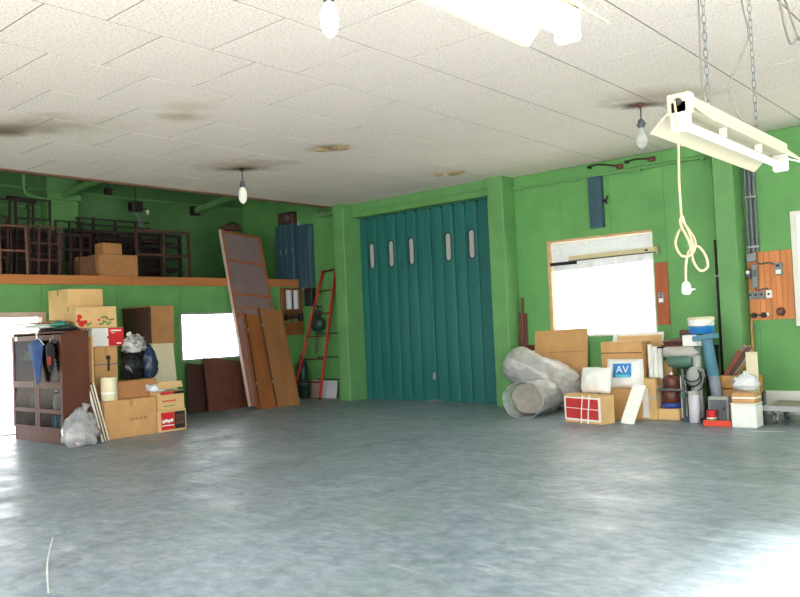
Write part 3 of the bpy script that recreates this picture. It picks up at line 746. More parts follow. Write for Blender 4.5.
mb.build('lettering', RED, c2)
mb = MB()
for k in range(6): mb.box(.186, .187, -.15 + k * .036, -.125 + k * .036, .05, .068)
mb.build('lettering', GREENP, c2)
MB().box(.178, .184, -.22, .22, 0, .1, M=Matrix.Translation((0, 0, .283)) @ Matrix.Rotation(-.3, 4, 'Y')).build('flap', CARD2, c2)
MB().box(-.18, .18, .22, .226, 0, .1, M=Matrix.Translation((0, 0, .29)) @ Matrix.Rotation(-.9, 4, 'X')).build('flap', CARD2, c2)
b4 = thing('plastic_bag', 'small white plastic bag on the upper printed carton', 'bag', (-11.05, 6.94, .625)); MB().blob((0, -.03, 0), .12, .15, .11, .4, 4, 31, pw=.5).build('sack', mat('white_bag_plastic', (232, 234, 240), .35, .08, 14), b4)
MB().tube([(0, -.1, .07), (.02, -.16, .1), (.02, -.21, .09)], [.04, .02, .04], 8).build('handles', MATS['white_bag_plastic'], b4)

# ------------------------------------------------------------------ boards under and beside the left window
def leanboard(name, label, P0, P1, w, t, mt, cat='board', side=(0, 1, 0), extra=None):
    M, L_ = frame_matrix(P0, P1, side); o = thing(name, label, cat, M=M)
    part('panel', mt, o, 0, w, -t, 0, 0, L_, ch=.004)
    return o, L_
o, L_ = leanboard('wooden_board', 'very dark board leaning below the left window', (-12.9, 8.72, 0), (-13.13, 8.86, .94), .5, .02, WOOD_D); part('edge_batten', WOOD_D, o, 0, .5, -.03, -.02, L_ - .05, L_); part('edge_batten', WOOD_D, o, 0, .5, -.03, -.02, 0, .05)
o, L_ = leanboard('wooden_board', 'reddish brown board leaning below the left window', (-12.75, 9.06, 0), (-13.1, 9.22, 1.02), .95, .025, mat('red_brown_board', (104, 62, 48), .55, .2, 5)); part('edge_batten', MATS['red_brown_board'], o, 0, .95, -.035, -.025, L_ - .04, L_); part('edge_batten', MATS['red_brown_board'], o, 0, .03, -.035, -.025, 0, L_ - .04)
# tall panel
M, L_ = frame_matrix((-12.3, 9.66, .05), (-13.58, 10.06, 3.63), (0, 1, 0))
tp = thing('partition_panel', 'tall mauve-grey partition panel leaning on the loft beam', 'panel', M=M)
ORW = mat('orange_brown_rail', (168, 98, 66), .55, .18, 7)
part('infill', MAUVE, tp, .03, 1.02, -.045, -.02, .02, L_ - .02)
part('side_edge', PALE, tp, -.0, .03, -.06, 0, 0, L_, ch=.004, label='pale pink edge')
part('stile', ORW, tp, .03, .09, -.056, -.045, 0, L_); part('stile', ORW, tp, .98, 1.04, -.056, 0, 0, L_)
for z in (L_ - .06, L_ - .72, L_ - 1.47, L_ - 1.95, .9, .0): part('rail', ORW, tp, .09, .98, -.056, -.045, z, z + .06)
# framed board with aqua insert
M, L_ = frame_matrix((-12.22, 9.80, .0), (-12.98, 10.09, 2.03), (0, 1, 0))
fb_ = thing('framed_board', 'orange framed board with a pale aqua strip at its top', 'board', M=M)
part('infill', AQUA, fb_, .05, .62, -.012, -.002, .05, L_ - .04); part('stile', ORW, fb_, 0, .05, -.02, 0, 0, L_, ch=.003); part('stile', ORW, fb_, .62, .67, -.02, 0, 0, L_, ch=.003)
part('rail', ORW, fb_, .05, .62, -.02, 0, L_ - .04, L_, ch=.003); part('rail', ORW, fb_, .05, .62, -.02, 0, 0, .05, ch=.003)
# two plywood doors
def plydoor(label, P0, P1, w, mt):
    M, L_ = frame_matrix(P0, P1, (0, 1, 0)); o = thing('plywood_door', label, 'door', M=M)
    part('panel', mt, o, 0, w, -.03, -.004, 0, L_, ch=.004); part('batten', WOOD_D, o, 0, .025, -.038, -.03, 0, L_); part('batten', mt, o, w - .04, w, -.04, -.03, 0, L_); part('batten', mt, o, .025, w - .04, -.04, -.03, .9, .93)
    for z in (.5, L_ - .4): part('hinge', ZINC, o, .0, .03, -.045, -.038, z, z + .05); part('hinge', ZINC, o, w - .035, w - .005, -.047, -.04, z, z + .05)
    return o
plydoor('orange-brown plywood door leaning left of the other', (-12.07, 9.73, 0), (-12.85, 10.07, 1.86), .5, mat('orange_plywood', (152, 92, 50), .5, .25, 4, stretch=(1, 1, .3)))
plydoor('paler plywood door leaning nearest the tool board', (-12.02, 10.11, 0), (-12.82, 10.40, 1.96), .6, mat('pale_plywood', (158, 108, 68), .55, .15, 4, stretch=(1, 1, .3)))
o, L_ = leanboard('dark_plank', 'narrow dark plank leaning behind the plywood doors', (-12.55, 10.85, 0), (-13.1, 10.85, 1.15), .09, .025, WOOD_D); part('end_cap', IRON, o, 0, .09, -.028, .003, 0, .05)

# ------------------------------------------------------------------ tool board, back-left corner
tb = thing('tool_board', 'wooden tool board under the loft beam in the corner', 'tool board', (LEFT_X, 11.34, 1.38))
part('backing', CARD_D, tb, 0, .015, .05, .62, .34, 1.04)
part('upright', WOOD_B, tb, .0, .04, 0, .07, 0, 1.05, ch=.004); part('upright', WOOD_B, tb, 0, .04, .53, .62, 0, 1.05, ch=.004)
part('board', WOOD_B, tb, .0, .03, .07, .53, 0, .3, ch=.004)
for y in (.13, .33):
    q = thing('paper_tube', ('left' if y < .2 else 'right') + ' pale grey tube standing on the tool board', 'tube', (LEFT_X + .075, 11.34 + y + .06, 1.95)); MB().lathe([(.03, 0), (.058, 0), (.06, .01), (.06, .40), (.058, .41), (.03, .41)], n=18).build('tube', mat('pale_grey_tube', (206, 212, 220), .4, .06, 8), q); MB().lathe([(.03, .41), (.03, .05)], n=12).build('core', STEELD, q)
part('shelf', WOOD_B, tb, .015, .14, .07, .53, .54, .566, ch=.003)
sp = thing('bench_clamp', 'black clamp lying across the tool board', 'clamp', (LEFT_X + .05, 11.4, 1.73))
MB().box(.0, .04, 0, .5, .03, .07, ch=.006).build('bar', BLACK, sp); MB().box(-.01, .07, .4, .5, -.05, .13, ch=.008).build('head', BLACK, sp); MB().box(0, .05, .0, .06, -.03, .1, ch=.008).build('jaw', BLACK, sp); MB().tube([(.03, .18, .02), (.03, .18, -.06)], .012).build('handle', IRON, sp)
# switch gear on the back wall corner
sb = thing('switch_box', 'dark switch box with red wires on the back wall', 'switch box', (-13.0, BACK_Y, 2.0))
part('case', BLACK, sb, -.0, .24, -.14, 0, 0, .4, ch=.01); part('cover', IRON, sb, .02, .22, -.15, -.14, .03, .37, ch=.006)
MB().tube(spline([(.03, -.1, .4), (0, -.1, .47), (.1, -.1, .5), (.22, -.1, .46), (.2, -.1, .4)], 6), .014).build('wire', REDP, sb); MB().tube(spline([(.05, -.1, .4), (-.08, -.1, .46), (-.12, -.08, .42), (-.05, -.06, .36)], 6), .012).build('wire', STEEL, sb)
# blue-grey steel cabinet on the loft and wall panel
lc = thing('steel_locker', 'blue-grey steel locker on the loft against the back wall', 'locker', (-13.55, BACK_Y - .02, 2.59))
part('body', BLUEG, lc, -.29, .29, -.15, 0, 0, 1.28, ch=.008)
for k in range(3): part('door', BLUEG, lc, -.285 + k * .192, -.1 + k * .192, -.162, -.15, .03, 1.25, ch=.004)
for k in range(3): part('handle', ZINC, lc, -.13 + k * .192, -.115 + k * .192, -.175, -.162, .6, .72)
bp_ = thing('breaker_panel', 'tall blue-grey breaker panel fixed beside the loft', 'panel', (-12.95, BACK_Y - .003, 2.42))
part('case', BLUEG, bp_, -.2, .2, -.14, 0, 0, 1.38, ch=.008)
for k in range(3): part('cover', BLUEG, bp_, -.19 + k * .13, -.07 + k * .13, -.152, -.14, .03, 1.35, ch=.004)
for k, x in enumerate((-.235, -.27)):
    cdt = thing('conduit', ('inner' if k == 0 else 'outer') + ' thin grey conduit left of the breaker panel', 'pipe', (-12.95 + x, BACK_Y - .03, 2.62)); MB().tube([(0, 0, 0), (0, 0, .6), (.01, 0, .9), (0, 0, 1.3)], .014).build('pipe', mat('pale_conduit', (150, 166, 170), .5, .1, 9), cdt); MB().box(-.022, .022, -.016, .03, .5, .54).build('clip', ZINC, cdt)
db = thing('control_box', 'dark box with a round dial on top of the steel locker', 'box', (-13.5, BACK_Y - .03, 3.875), .05); part('case', IRON2, db, -.24, .24, -.14, -.0, 0, .24, ch=.01); MB().lathe([(.07, -.15), (.07, -.14), (.05, -.165)], (0.05, 0, .13), 16, 'Y').build('dial', STEELD, db); part('lid', IRON, db, -.245, .245, -.145, .0, .24, .255, ch=.004)
pl = thing('wall_bracket', 'green bracket and bent pipe near the first pilaster', 'bracket', (-12.5, BACK_Y, 3.95)); part('arm', GREEN2, pl, -.1, .7, -.08, 0, -.04, .05, ch=.006); MB().tube(spline([(.0, -.1, .06), (.1, -.12, .12), (.22, -.1, .08), (.3, -.08, .05)], 6), .015).build('pipe', STEELD, pl)

# ladder
P = {'bl': Vector((-13.02, 11.42, 0)), 'br': Vector((-12.37, 11.62, 0)), 'tl': Vector((-12.43, 11.93, 2.76)), 'tr': Vector((-12.03, 11.93, 2.79))}
ld = thing('ladder', 'red tapered ladder leaning in the corner by the pilaster', 'ladder', (-12.7, 11.5, 0)); o0 = Vector((-12.7, 11.5, 0))
for a, b in (('bl', 'tl'), ('br', 'tr')):
    M, L_ = frame_matrix(P[a] - o0, P[b] - o0, (1, .2, 0)); MB().box(-.02, .02, -.03, .03, 0, L_, ch=.006).build('rail', REDP, ld, M); MB().box(-.03, .03, -.04, .04, 0, .03, ch=.004).build('foot', BLACK, ld, M)
for k in range(6):
    t_ = (.13, .305, .48, .655, .83, .985)[k]; a = P['bl'].lerp(P['tl'], t_) - o0; b = P['br'].lerp(P['tr'], t_) - o0
    M, L_ = frame_matrix(a, b, (0, 0, 1)); MB().box(-.014, .014, -.035, .03, 0, L_, ch=.004).build('rung', mat('dark_rung', (96, 40, 34), .5, .2, 8), ld, M)
for z in (.38, .86, 1.37):
    rr_ = thing('wall_rail', ('lowest', 'middle', 'top')[(.38, .86, 1.37).index(z)] + ' thin dark rail on the wall behind the red ladder', 'rail', (-12.45, BACK_Y, z)); part('bar', DKGRN, rr_, -.35, .72, -.03, 0, 0, .03, ch=.004); part('bracket', DKGRN, rr_, -.3, -.27, -.03, 0, -.05, 0)
ch_ = thing('chain_hoist', 'dark green chain hoist hanging behind the red ladder', 'hoist', (-12.58, BACK_Y - .165, 1.37))
MB().lathe([(.05, -.09), (.15, -.07), (.17, -.02), (.17, .03), (.15, .08), (.05, .1)], (0, 0, .22), 20, 'Y').build('drum', DKGRN, ch_); MB().lathe([(.04, 0), (.09, .0), (.1, .1), (.06, .16)], (0, 0, .38), 16).build('neck', DKGRN, ch_)
MB().tube(spline([(0, 0, .52), (.04, 0, .58), (.0, 0, .63), (-.04, .05, .6), (0, .16, .6)], 6), .014).build('hook', IRON, ch_)
mb = MB()
def chain(mb, a, b, l, w, r):
    a, b = Vector(a), Vector(b); n_ = max(2, int((b - a).length / (l * .78))); d = (b - a) / n_
    t = d.normalized(); s1 = t.orthogonal().normalized(); s2 = t.cross(s1)
    for i in range(n_):
        c = a + d * (i + .5); s_ = s1 if i % 2 == 0 else s2; ring = []
        for k in range(11):
            q = 2 * math.pi * k / 10; ring.append(c + t * math.copysign(abs(math.cos(q)) ** .7, math.cos(q)) * l / 2 + s_ * math.sin(q) * w / 2)
        mb.tube(ring, r, 5, cap=False)
chain(mb, (-.05, 0, .08), (-.1, 0, -.42), .05, .03, .006); chain(mb, (.03, 0, .08), (-.06, 0, -.42), .05, .03, .006)
mb.build('chain', IRON2, ch_)
gb = thing('gas_bottle', 'dark green gas bottle standing behind the ladder foot', 'gas bottle', (-13.02, 11.75, 0)); MB().lathe([(.1, 0), (.125, .02), (.125, .62), (.1, .74), (.04, .8), (.04, .82)], n=20).build('cylinder', DKGRN, gb); MB().lathe([(.025, .82), (.025, .88), (.045, .88), (.045, .92)], n=12).build('valve', IRON, gb); MB().lathe([(.127, .3), (.127, .33)], n=20).build('band', STEELD, gb)
M, L_ = frame_matrix((-12.88, 11.86, 0), (-12.88, 11.92, .37), (1, 0, 0))
wb_ = thing('low_board', 'low pale board standing at the wall behind the ladder', 'board', M=M); part('sheet', PINKY, wb_, .0, .3, -.03, 0, 0, L_ + .01, ch=.004, label='faded pink half'); part('sheet', mat('pale_grey_sheet', (208, 208, 212), .6, .06, 6), wb_, .305, .78, -.025, 0, 0, L_, ch=.004, label='pale grey half')

# ------------------------------------------------------------------ the loft
def lattice(name, label, P0, w, h, cols, rows, mt, rz=H, lean=0.0, t=.035, group=None):
    o = thing(name, label, 'frame', P0, rz, group); o.rotation_euler = (lean, 0, rz)
    for x in [w * i / cols for i in range(cols + 1)]: part('upright', mt, o, x - t / 2, x + t / 2, -t / 2, t / 2, 0, h)
    for z in [t / 2 + (h - t) * i / rows for i in range(rows + 1)]: part('crossbar', mt, o, t / 2, w - t / 2, -t / 2 + .003, t / 2 - .003, z - t / 2, z + t / 2)
    return o
lattice('sash_frame', 'reddish lattice frame at the far left of the loft', (-13.55, 5.2, 2.6), .88, .87, 2, 2, mat('red_brown_sash', (132, 86, 76), .6, .15, 8), lean=-.04, t=.03)
lattice('sash_frame', 'tall dark narrow frame standing behind the reddish lattice', (-13.85, 5.3, 2.6), .95, 1.35, 3, 3, IRON, lean=.03)
lattice('sash_frame', 'dark many-barred frame next to the reddish lattice', (-13.7, 6.15, 2.6), .55, .9, 3, 3, IRON2, lean=.08)
lattice('sash_frame', 'dark tall frame with two upright bars', (-14.0, 6.1, 2.6), .6, 1.42, 2, 4, IRON, lean=.02)
lattice('sash_frame', 'dark wide frame left of the loft boxes', (-14.1, 6.75, 2.6), .75, .85, 4, 3, IRON2, lean=.05)
rk = lattice('storage_rack', 'long dark rack of rails behind the loft boxes', (-14.3, 7.3, 2.6), 2.3, .98, 5, 4, IRON, t=.06)
for x, z in ((.1, 1.2), (.4, 1.22), (.85, 1.2), (1.3, 1.2)): part('stake', IRON, rk, x - .02, x + .02, -.02, .02, .98, z)
part('crossbar', IRON, rk, 0.05, 1.6, -.018, .018, 1.06, 1.09); part('crossbar', IRON, rk, 0.05, 1.6, -.018, .018, 1.17, 1.2)
for k in range(3):
    part('shelf_board', WOOD_D, rk, .1, 2.25, .04, .25, (.2, .5, .8)[k], (.23, .53, .83)[k])
lattice('storage_rack', 'lower dark rack at the right end of the loft', (-13.9, 8.35, 2.6), 1.2, 1.0, 2, 2, IRON2, t=.05)
for k, (y0_, w_, h_, x_) in enumerate(((5.0, 1.0, 1.0, -14.45), (6.05, .95, .95, -14.45), (7.35, 1.0, 1.05, -14.75), (8.4, 1.05, .95, -14.8))):  # dark panels added behind the racks to deepen the loft's darkness
    o, L_ = leanboard('dark_backing', ('leftmost', 'second', 'third', 'rightmost')[k] + ' dark backing panel added to darken the back of the loft', (x_ + .1, y0_, 2.587), (x_, y0_, 2.587 + h_), w_, .03, mat('very_dark_panel', (44, 30, 32), .7, .3, 5)); part('frame_bar', IRON2, o, 0, w_, -.045, -.03, L_ - .05, L_); part('frame_bar', IRON2, o, 0, w_, -.045, -.03, L_ * .5, L_ * .5 + .04); part('frame_bar', IRON2, o, w_ * .5, w_ * .5 + .03, -.045, -.03, 0, L_ * .5)
lattice('sash_frame', 'dark fine-barred frame standing before the long rack', (-14.05, 7.5, 2.6), 1.0, .78, 6, 2, IRON, t=.03)
lattice('sash_frame', 'tall dark frame leaning at the far left wall', (-14.15, 5.0, 2.6), 1.0, 1.1, 5, 3, IRON2, lean=.06, t=.03)
lattice('sash_frame', 'narrow dark frame between the tall frames and the rack', (-13.9, 6.75, 2.6), .5, 1.05, 2, 4, IRON, lean=.03, t=.03)
carton('cardboard_box', 'wide cardboard box on the loft edge', -13.9, -13.5, 7.36, 8.13, 2.588, 3.03, mt=CARD3, tape='y')
carton('cardboard_box', 'small cardboard box on top of the loft box', -13.88, -13.58, 7.48, 7.86, 3.032, 3.25, mt=CARD3, tape='y')
carton('cardboard_box', 'dark cardboard box half hidden left of the loft boxes', -13.86, -13.62, 7.06, 7.34, 2.588, 2.98, mt=CARD_D, tape='y')
o = thing('loft_column', 'green column against the loft wall', 'column', (LOFT_X + .14, 7.42, 2.588)); part('shaft', GREEN2, o, -.14, .14, -.31, .31, 0, ROOF - 2.588, ch=.01); part('cap', GREEN2, o, -.14, .2, -.34, .34, 1.62, 1.75, ch=.01)
for k, y in enumerate((7.45, 10.6, 3.6)):
    o = thing('roof_joist', ('green roof joist above the loft column', 'green roof joist above the partition panel', 'green roof joist at the far left')[k], 'beam', (LOFT_X + .0, y, 4.28)); M, L_ = frame_matrix((0.05, 0, 0), (3.35, 0, .3), (0, 1, 0)); MB().box(-.05, .05, -.06, .06, 0, L_, ch=.008).build('beam', GREEN2, o, M); part('plate', IRON, o, 0.0, .12, -.1, .1, -.1, .1, ch=.005)
for k, z in enumerate((4.42, 4.05)):
    o = thing('wall_pipe', ('upper', 'lower')[k] + ' thin pipe along the loft wall', 'pipe', (LOFT_X + .06, 0, z)); MB().tube([(0, 3, 0), (0, 7.05 if k else 8, 0), (0, 7.07 if k else 11.9, 0)], .025).build('pipe', GREEN2, o)
    for y in (4, 5.5, 6.8): MB().box(-.06, .03, y - .02, y + .02, -.03, .03).build('clip', IRON, o)
fl = thing('flood_lamp', 'dark flood lamp with a small pale bulb above the rack', 'lamp', (-14.2, 8.55, 3.98)); part('housing', IRON, fl, -.1, .1, -.12, .12, .0, .2, ch=.02); MB().tube(spline([(0, .05, 0), (.02, .1, -.15), (.0, .17, -.32)], 6), .018).build('bracket', STEELD, fl); MB().tube(spline([(0, -.02, 0), (.02, .05, -.15), (.0, .1, -.32)], 6), .018).build('bracket', STEELD, fl); MB().lathe([(.0, .05), (.03, .03), (.035, 0), (.02, -.03), (.015, -.05)], (.1, .2, .0), 12).build('bulb', MILK, fl); MB().tube([(.0, .1, .1), (.1, .2, .05)], .012).build('arm', IRON, fl); MB().tube([(0, 0, .2), (0, 0, .82)], .012).build('stem', IRON, fl)
o = thing('junction_box', 'small dark box below the roof joist', 'box', (-14.25, 8.0, 4.28)); part('case', IRON, o, -.05, .05, -.07, .07, 0, .13, ch=.01); MB().tube([(0, 0, .13), (0, 0, .52)], .01).build('stem', IRON, o)
o = thing('pipe_bundle', 'bent green pipe above the left loft frames', 'pipe', (-14.3, 6.4, 4.05)); MB().tube(spline([(0, 0, .75), (0, 0, .2), (0, .1, .08), (0, .5, .02), (0, .75, .0)], 6), .03).build('pipe', GREEN2, o); MB().tube([(0, -.3, .0), (0, .2, -.02)], .05).build('coil', IRON, o)
o = thing('cloth_heap', 'dark cloth heap on top of the tall partition panel', 'cloth', (-13.62, 10.45, 3.66)); MB().blob((0, 0, 0), .12, .28, .12, .5, 4, 41, pw=.4).build('heap', IRON2, o); MB().tube(spline([(0, -.15, .1), (.02, .0, .16), (0, .2, .12)], 6), .02).build('cable', BLACK, o)

# ------------------------------------------------------------------ bulbs
def bulb(label, x, y, drop, milky, s=1.0):
    o = thing('pendant_bulb', label, 'light bulb', (x, y, CEIL), group='bare bulbs hanging from the ceiling')
    MB().lathe([(.045, 0), (.05, -.015), (.02, -.04), (.012, -.05)], n=16).build('ceiling_rose', PORC if not milky else IRON, o)
    MB().tube([(0, 0, -.04), (.004, .002, -.5 * drop), (0, 0, -drop)], .008, 6).build('cord', CABLEK, o)
    z = -drop
    MB().lathe([(.012, z + .01), (.035 * s, z - .01), (.045 * s, z - .05), (.042 * s, z - .09), (.03 * s, z - .1)], n=16).build('socket', STEELD, o)
    MB().tube([(-.06 * s, 0, z - .06), (.06 * s, 0, z - .06)], .01, 6).build('key_switch', STEELD, o)
    if milky: prof = [(.024, .1), (.036, .115), (.054, .145), (.066, .185), (.069, .23), (.063, .28), (.046, .322), (.02, .348), (.0005, .355)]
    else: prof = [(.026, .1), (.028, .14), (.045, .18), (.066, .23), (.068, .27), (.055, .315), (.03, .345), (.0005, .355)]
    MB().lathe([(a_ * s, z - b_) for a_, b_ in prof], n=22).build('globe', MILK if milky else BULBGL, o)
    return o
bulb('milky white bulb hanging above the partition panel', -9.71, 7.68, .20, True)
bulb('clear grey bulb hanging right of the ceiling middle', -3.91, 9.11, .19, False)
bulb('large milky bulb nearest the camera at the top edge', -3.785, 3.79, .20, True, .95)

# ------------------------------------------------------------------ fluorescent fixtures on chains
def fixture(label, y0, y1, xc, zt, lit):
    """single-tube trough lamp running along Y; zt = tube axis height"""
    o = thing('fluorescent_fixture', label, 'lamp', (xc, y0, zt)); Ln = y1 - y0
    part('channel', CREAMM, o, -.03, .03, 0.02, Ln, .045, .095, ch=.004)
    t_ = .003
    for s in (-1, 1):
        vs = [(s * .03, .03, .06), (s * .105, .03, -.01), (s * .112, .03, -.012), (s * .112, .03, -.008), (s * .034, .03, .066)]
        vs2 = [(a, Ln - .02, c) for a, b, c in vs]; n_ = len(vs)
        MB().add(vs + vs2, [tuple(range(n_)), tuple(range(n_, 2 * n_))] + [(i, (i + 1) % n_, (i + 1) % n_ + n_, i + n_) for i in range(n_)]).build('reflector', CREAMM, o)
    for y in (0.0, Ln - .03): part('lamp_holder', WHITE, o, -.03, .03, y, y + .035, -.025, .06 if y else .075, ch=.006)
    MB().tube([(0, .035, 0), (0, Ln - .03, 0)], .016, 14).build('tube', TUBE if lit else TUBEO, o)
    for y in (.4, Ln - .35): MB().box(-.006, .02, y, y + .012, .012, .05).build('tube_clip', WHITE, o)
    MB().lathe([(.013, -.006), (.013, .001)], (0, 0, .07), 14, 'Y').build('cable_hole', BLACK, o)
    part('end_box', CREAMM, o, -.04, .04, .0, .04, .03, .1, ch=.005)
    return o
fixture('cream trough lamp hanging on chains with a dangling plug cord', 2.60, 3.77, -.985, 2.128, False)
fixture('bright white trough lamp at the top edge nearest the camera', .50, 1.76, -.925, 2.20, True)
def hang(label, x, y, z0, cordpts):
    o = thing('hanging_chain', label, 'chain', (x, y, z0)); mb = MB(); chain(mb, (0, 0, 0), (0, 0, CEIL - z0 - .03), .04, .015, .0016); mb.build('links', STEELD, o)
    MB().lathe([(.02, 0), (.02, -.01), (.006, -.03)], (0, 0, CEIL - z0), 10).build('ceiling_hook', IRON, o)
    MB().tube(spline(cordpts, 8), .0035, 6).build('cable', CABLE, o)
    return o
hang('chain with a straight cable carrying the near end of the cream lamp', -.985, 2.89, 2.222, [(-.012, 0, .02), (-.02, 0, .15), (-.015, .0, .4), (-.012, 0, .8), (-.012, 0, 1.75)])
hang('chain with a bowed cable carrying the far end of the cream lamp', -.985, 3.44, 2.222, [(0, 0, .02), (-.06, -.02, .08), (-.085, -.04, .2), (-.03, -.02, .34), (-.01, 0, .42), (-.03, 0, .6), (-.02, 0, .9), (-.012, 0, 1.75)])
for i, (a, b, lab) in enumerate((((-.955, .7, 2.23), 0, 'chain carrying the near end of the bright lamp'), ((-.955, 1.4, 2.23), 0, 'chain carrying the far end of the bright lamp'))):
    hang(lab, a[0] + .03, a[1], a[2] + .065, [(-.012, 0, .02), (-.02, 0, .4), (-.012, 0, 1.75)])
o = thing('loop_cable', 'slack grey cable looping down at the top right', 'cable', (-.95, 3.55, CEIL)); MB().tube(spline([(0, -.02, 0), (0, .1, -.9), (0, .24, -1.2), (0, .33, -1.31), (0, .42, -1.3), (0, .52, -1.25), (.1, .8, -1.1), (.5, 1.5, -.4), (.7, 1.9, 0)], 8), .006, 6).build('cable', CABLE, o); MB().tube(spline([(0, .0, 0), (0, .14, -.95), (0, .35, -1.16), (0, .50, -1.26), (0, .54, -1.245)], 8), .005, 6).build('cable', CABLE, o)
o = thing('loop_wire', 'thin wire running off the far end of the cream lamp', 'wire', (-.98, 3.77, 2.165)); MB().tube(spline([(0, 0, 0), (.1, .2, -.03), (.6, .9, -.2), (2.4, 2.8, -.1), (4.17, 4.7, .3)], 8), .003, 5).build('wire', PAPER, o); MB().box(-.008, .008, -.01, .01, -.01, .012).build('end_clip', ZINC, o)
# plug cord with its knot
pc = thing('plug_cord', 'cream cord knotted in loops with a white plug', 'cord', (-.992, 2.588, 2.20))
def q(px, py):   # cord sketched in its own vertical plane, units of the crop
    return Vector(((px - 80) * .00125 * .69, (px - 80) * .00125 * .72, -(py) * .00088 - .0))
cordp = [q(82, 0), q(82, 130), q(84, 240), q(80, 380)]
MB().tube(spline([Vector((0, 0, 0)), Vector((.004, .002, -.12)), Vector((.0, .0, -.28)), Vector((.002, 0, -.40))], 8), .0042, 8).build('cord', CORD, pc)
def k2(dx, dz, d=0): return Vector((dx * .7 + d, dx * .71, dz))
MB().tube(spline([k2(0, -.40), k2(.02, -.43, .004), k2(.035, -.47, .008), k2(.02, -.51, .01), k2(-.015, -.515, .01), k2(-.03, -.48, .006), k2(-.01, -.44, -.004), k2(.015, -.41, -.006), k2(.0, -.385, .004), k2(-.012, -.41, .008), k2(.01, -.47, .012), k2(.03, -.535, .004), k2(.055, -.565, 0), k2(.08, -.555, 0), k2(.075, -.52, .002), k2(.045, -.485, .006), k2(.02, -.50, .0), k2(.008, -.54, 0), k2(.005, -.57, 0), k2(.004, -.6, 0)], 8), .0042, 8).build('knot', CORD, pc)
MB().tube(spline([k2(-.006, -.39, .006), k2(.006, -.43, .014), k2(.02, -.47, .012), k2(.03, -.5, .004)], 6), .0042, 8).build('knot', CORD, pc)
o_ = MB().lathe([(.006, -.6), (.012, -.605), (.015, -.62), (.015, -.635), (.01, -.642)], (.003, .003, 0), 14).build('plug', mat('ivory_plug', (196, 192, 182), .4, .04, 9), pc)
MB().box(.012, .032, -.003, .0, -.63, -.624).box(.012, .032, .004, .007, -.63, -.624).build('prong', ZINC, pc)

# ------------------------------------------------------------------ things on the back wall, right
o = thing('wall_pipe', 'green pipe along the top of the back wall', 'pipe', (0, BACK_Y - .04, 3.80)); MB().tube([(-7.54, 0, 0), (-5, 0, .005), (-3.97, 0, .01)], .03).build('pipe', GREEN2, o)
for x in (-7.4, -6.3, -5.2, -4.2): MB().box(x - .02, x + .02, -.035, .04, -.04, .04).build('clip', GREEN2, o)
for k, (xa, za, xb, zb) in enumerate(((-6.05, 3.95, -5.5, 3.87), (-5.4, 3.93, -4.97, 3.90))):
    o = thing('wall_lever', ('left', 'right')[k] + ' dark rod with a red-brown knob under the ceiling', 'lever', (xa, BACK_Y - .1, za)); MB().tube(spline([(0, 0, 0), (.2, 0, .01), (xb - xa, 0, zb - za)], 6), .014).build('rod', IRON, o); MB().lathe([(.0, -.06), (.035, -.05), (.045, 0), (.035, .05), (.0, .06)], (xb - xa, 0, zb - za), 14, 'X').build('knob', PORC, o); MB().box(-.02, .02, 0, .1, -.02, .02).build('bracket', IRON, o)
o = thing('wall_box', 'narrow upright blue-grey box high on the green wall', 'box', (-5.96, BACK_Y, 2.94)); part('case', BLUEG, o, -.115, .115, -.1, 0, 0, .84, ch=.008); part('cover', BLUEG, o, -.105, .09, -.108, -.1, .02, .82, ch=.004); part('lever', BLACK, o, .115, .19, -.08, -.05, .40, .45, ch=.006); MB().tube([(.19, -.065, .37), (.17, -.065, .42), (.21, -.065, .5)], .015).build('grip', BLACK, o)
o = thing('curtain_rail', 'beige bar mounted across the window at a slight tilt', 'rail', (-6.47, BACK_Y - .12, 2.44)); M = Matrix.Rotation(-.012, 4, 'Y'); MB().box(0, 1.5, -.03, .03, 0, .075, ch=.006).build('bar', mat('beige_bar', (214, 200, 160), .5, .06, 6), o, M); MB().box(.0, 1.46, -.028, .028, -.012, 0).build('slot', BLACK, o, M); MB().box(1.5, 1.535, -.035, .035, -.05, .085, ch=.006).build('end_cap', CREAMM, o, M); MB().box(1.33, 1.38, -.032, -.029, .02, .05).build('mark', BLACK, o, M)
for x in (.05, 1.42): MB().box(x, x + .03, .03, .12, .01, .06).build('bracket', STEELD, o, M)
o = thing('switch_plank', 'orange-brown plank right of the window with a grey switch', 'board', (-4.95, BACK_Y, 1.32)); part('plank', mat('red_brown_plank', (172, 92, 58), .55, .22, 6, stretch=(1, 1, .15)), o, -.1, .1, -.025, 0, 0, .97, ch=.004); part('switch_plate', ZINC, o, -.06, .03, -.045, -.025, .34, .5, ch=.006); part('rocker', PAPER, o, -.05, .02, -.055, -.045, .35, .41, ch=.004)
for zz in (.45, .41): MB().lathe([(.014, -.055), (.014, -.045)], (-.015, 0, zz + .02), 10, 'Y').build('socket_hole', BLACK, o)
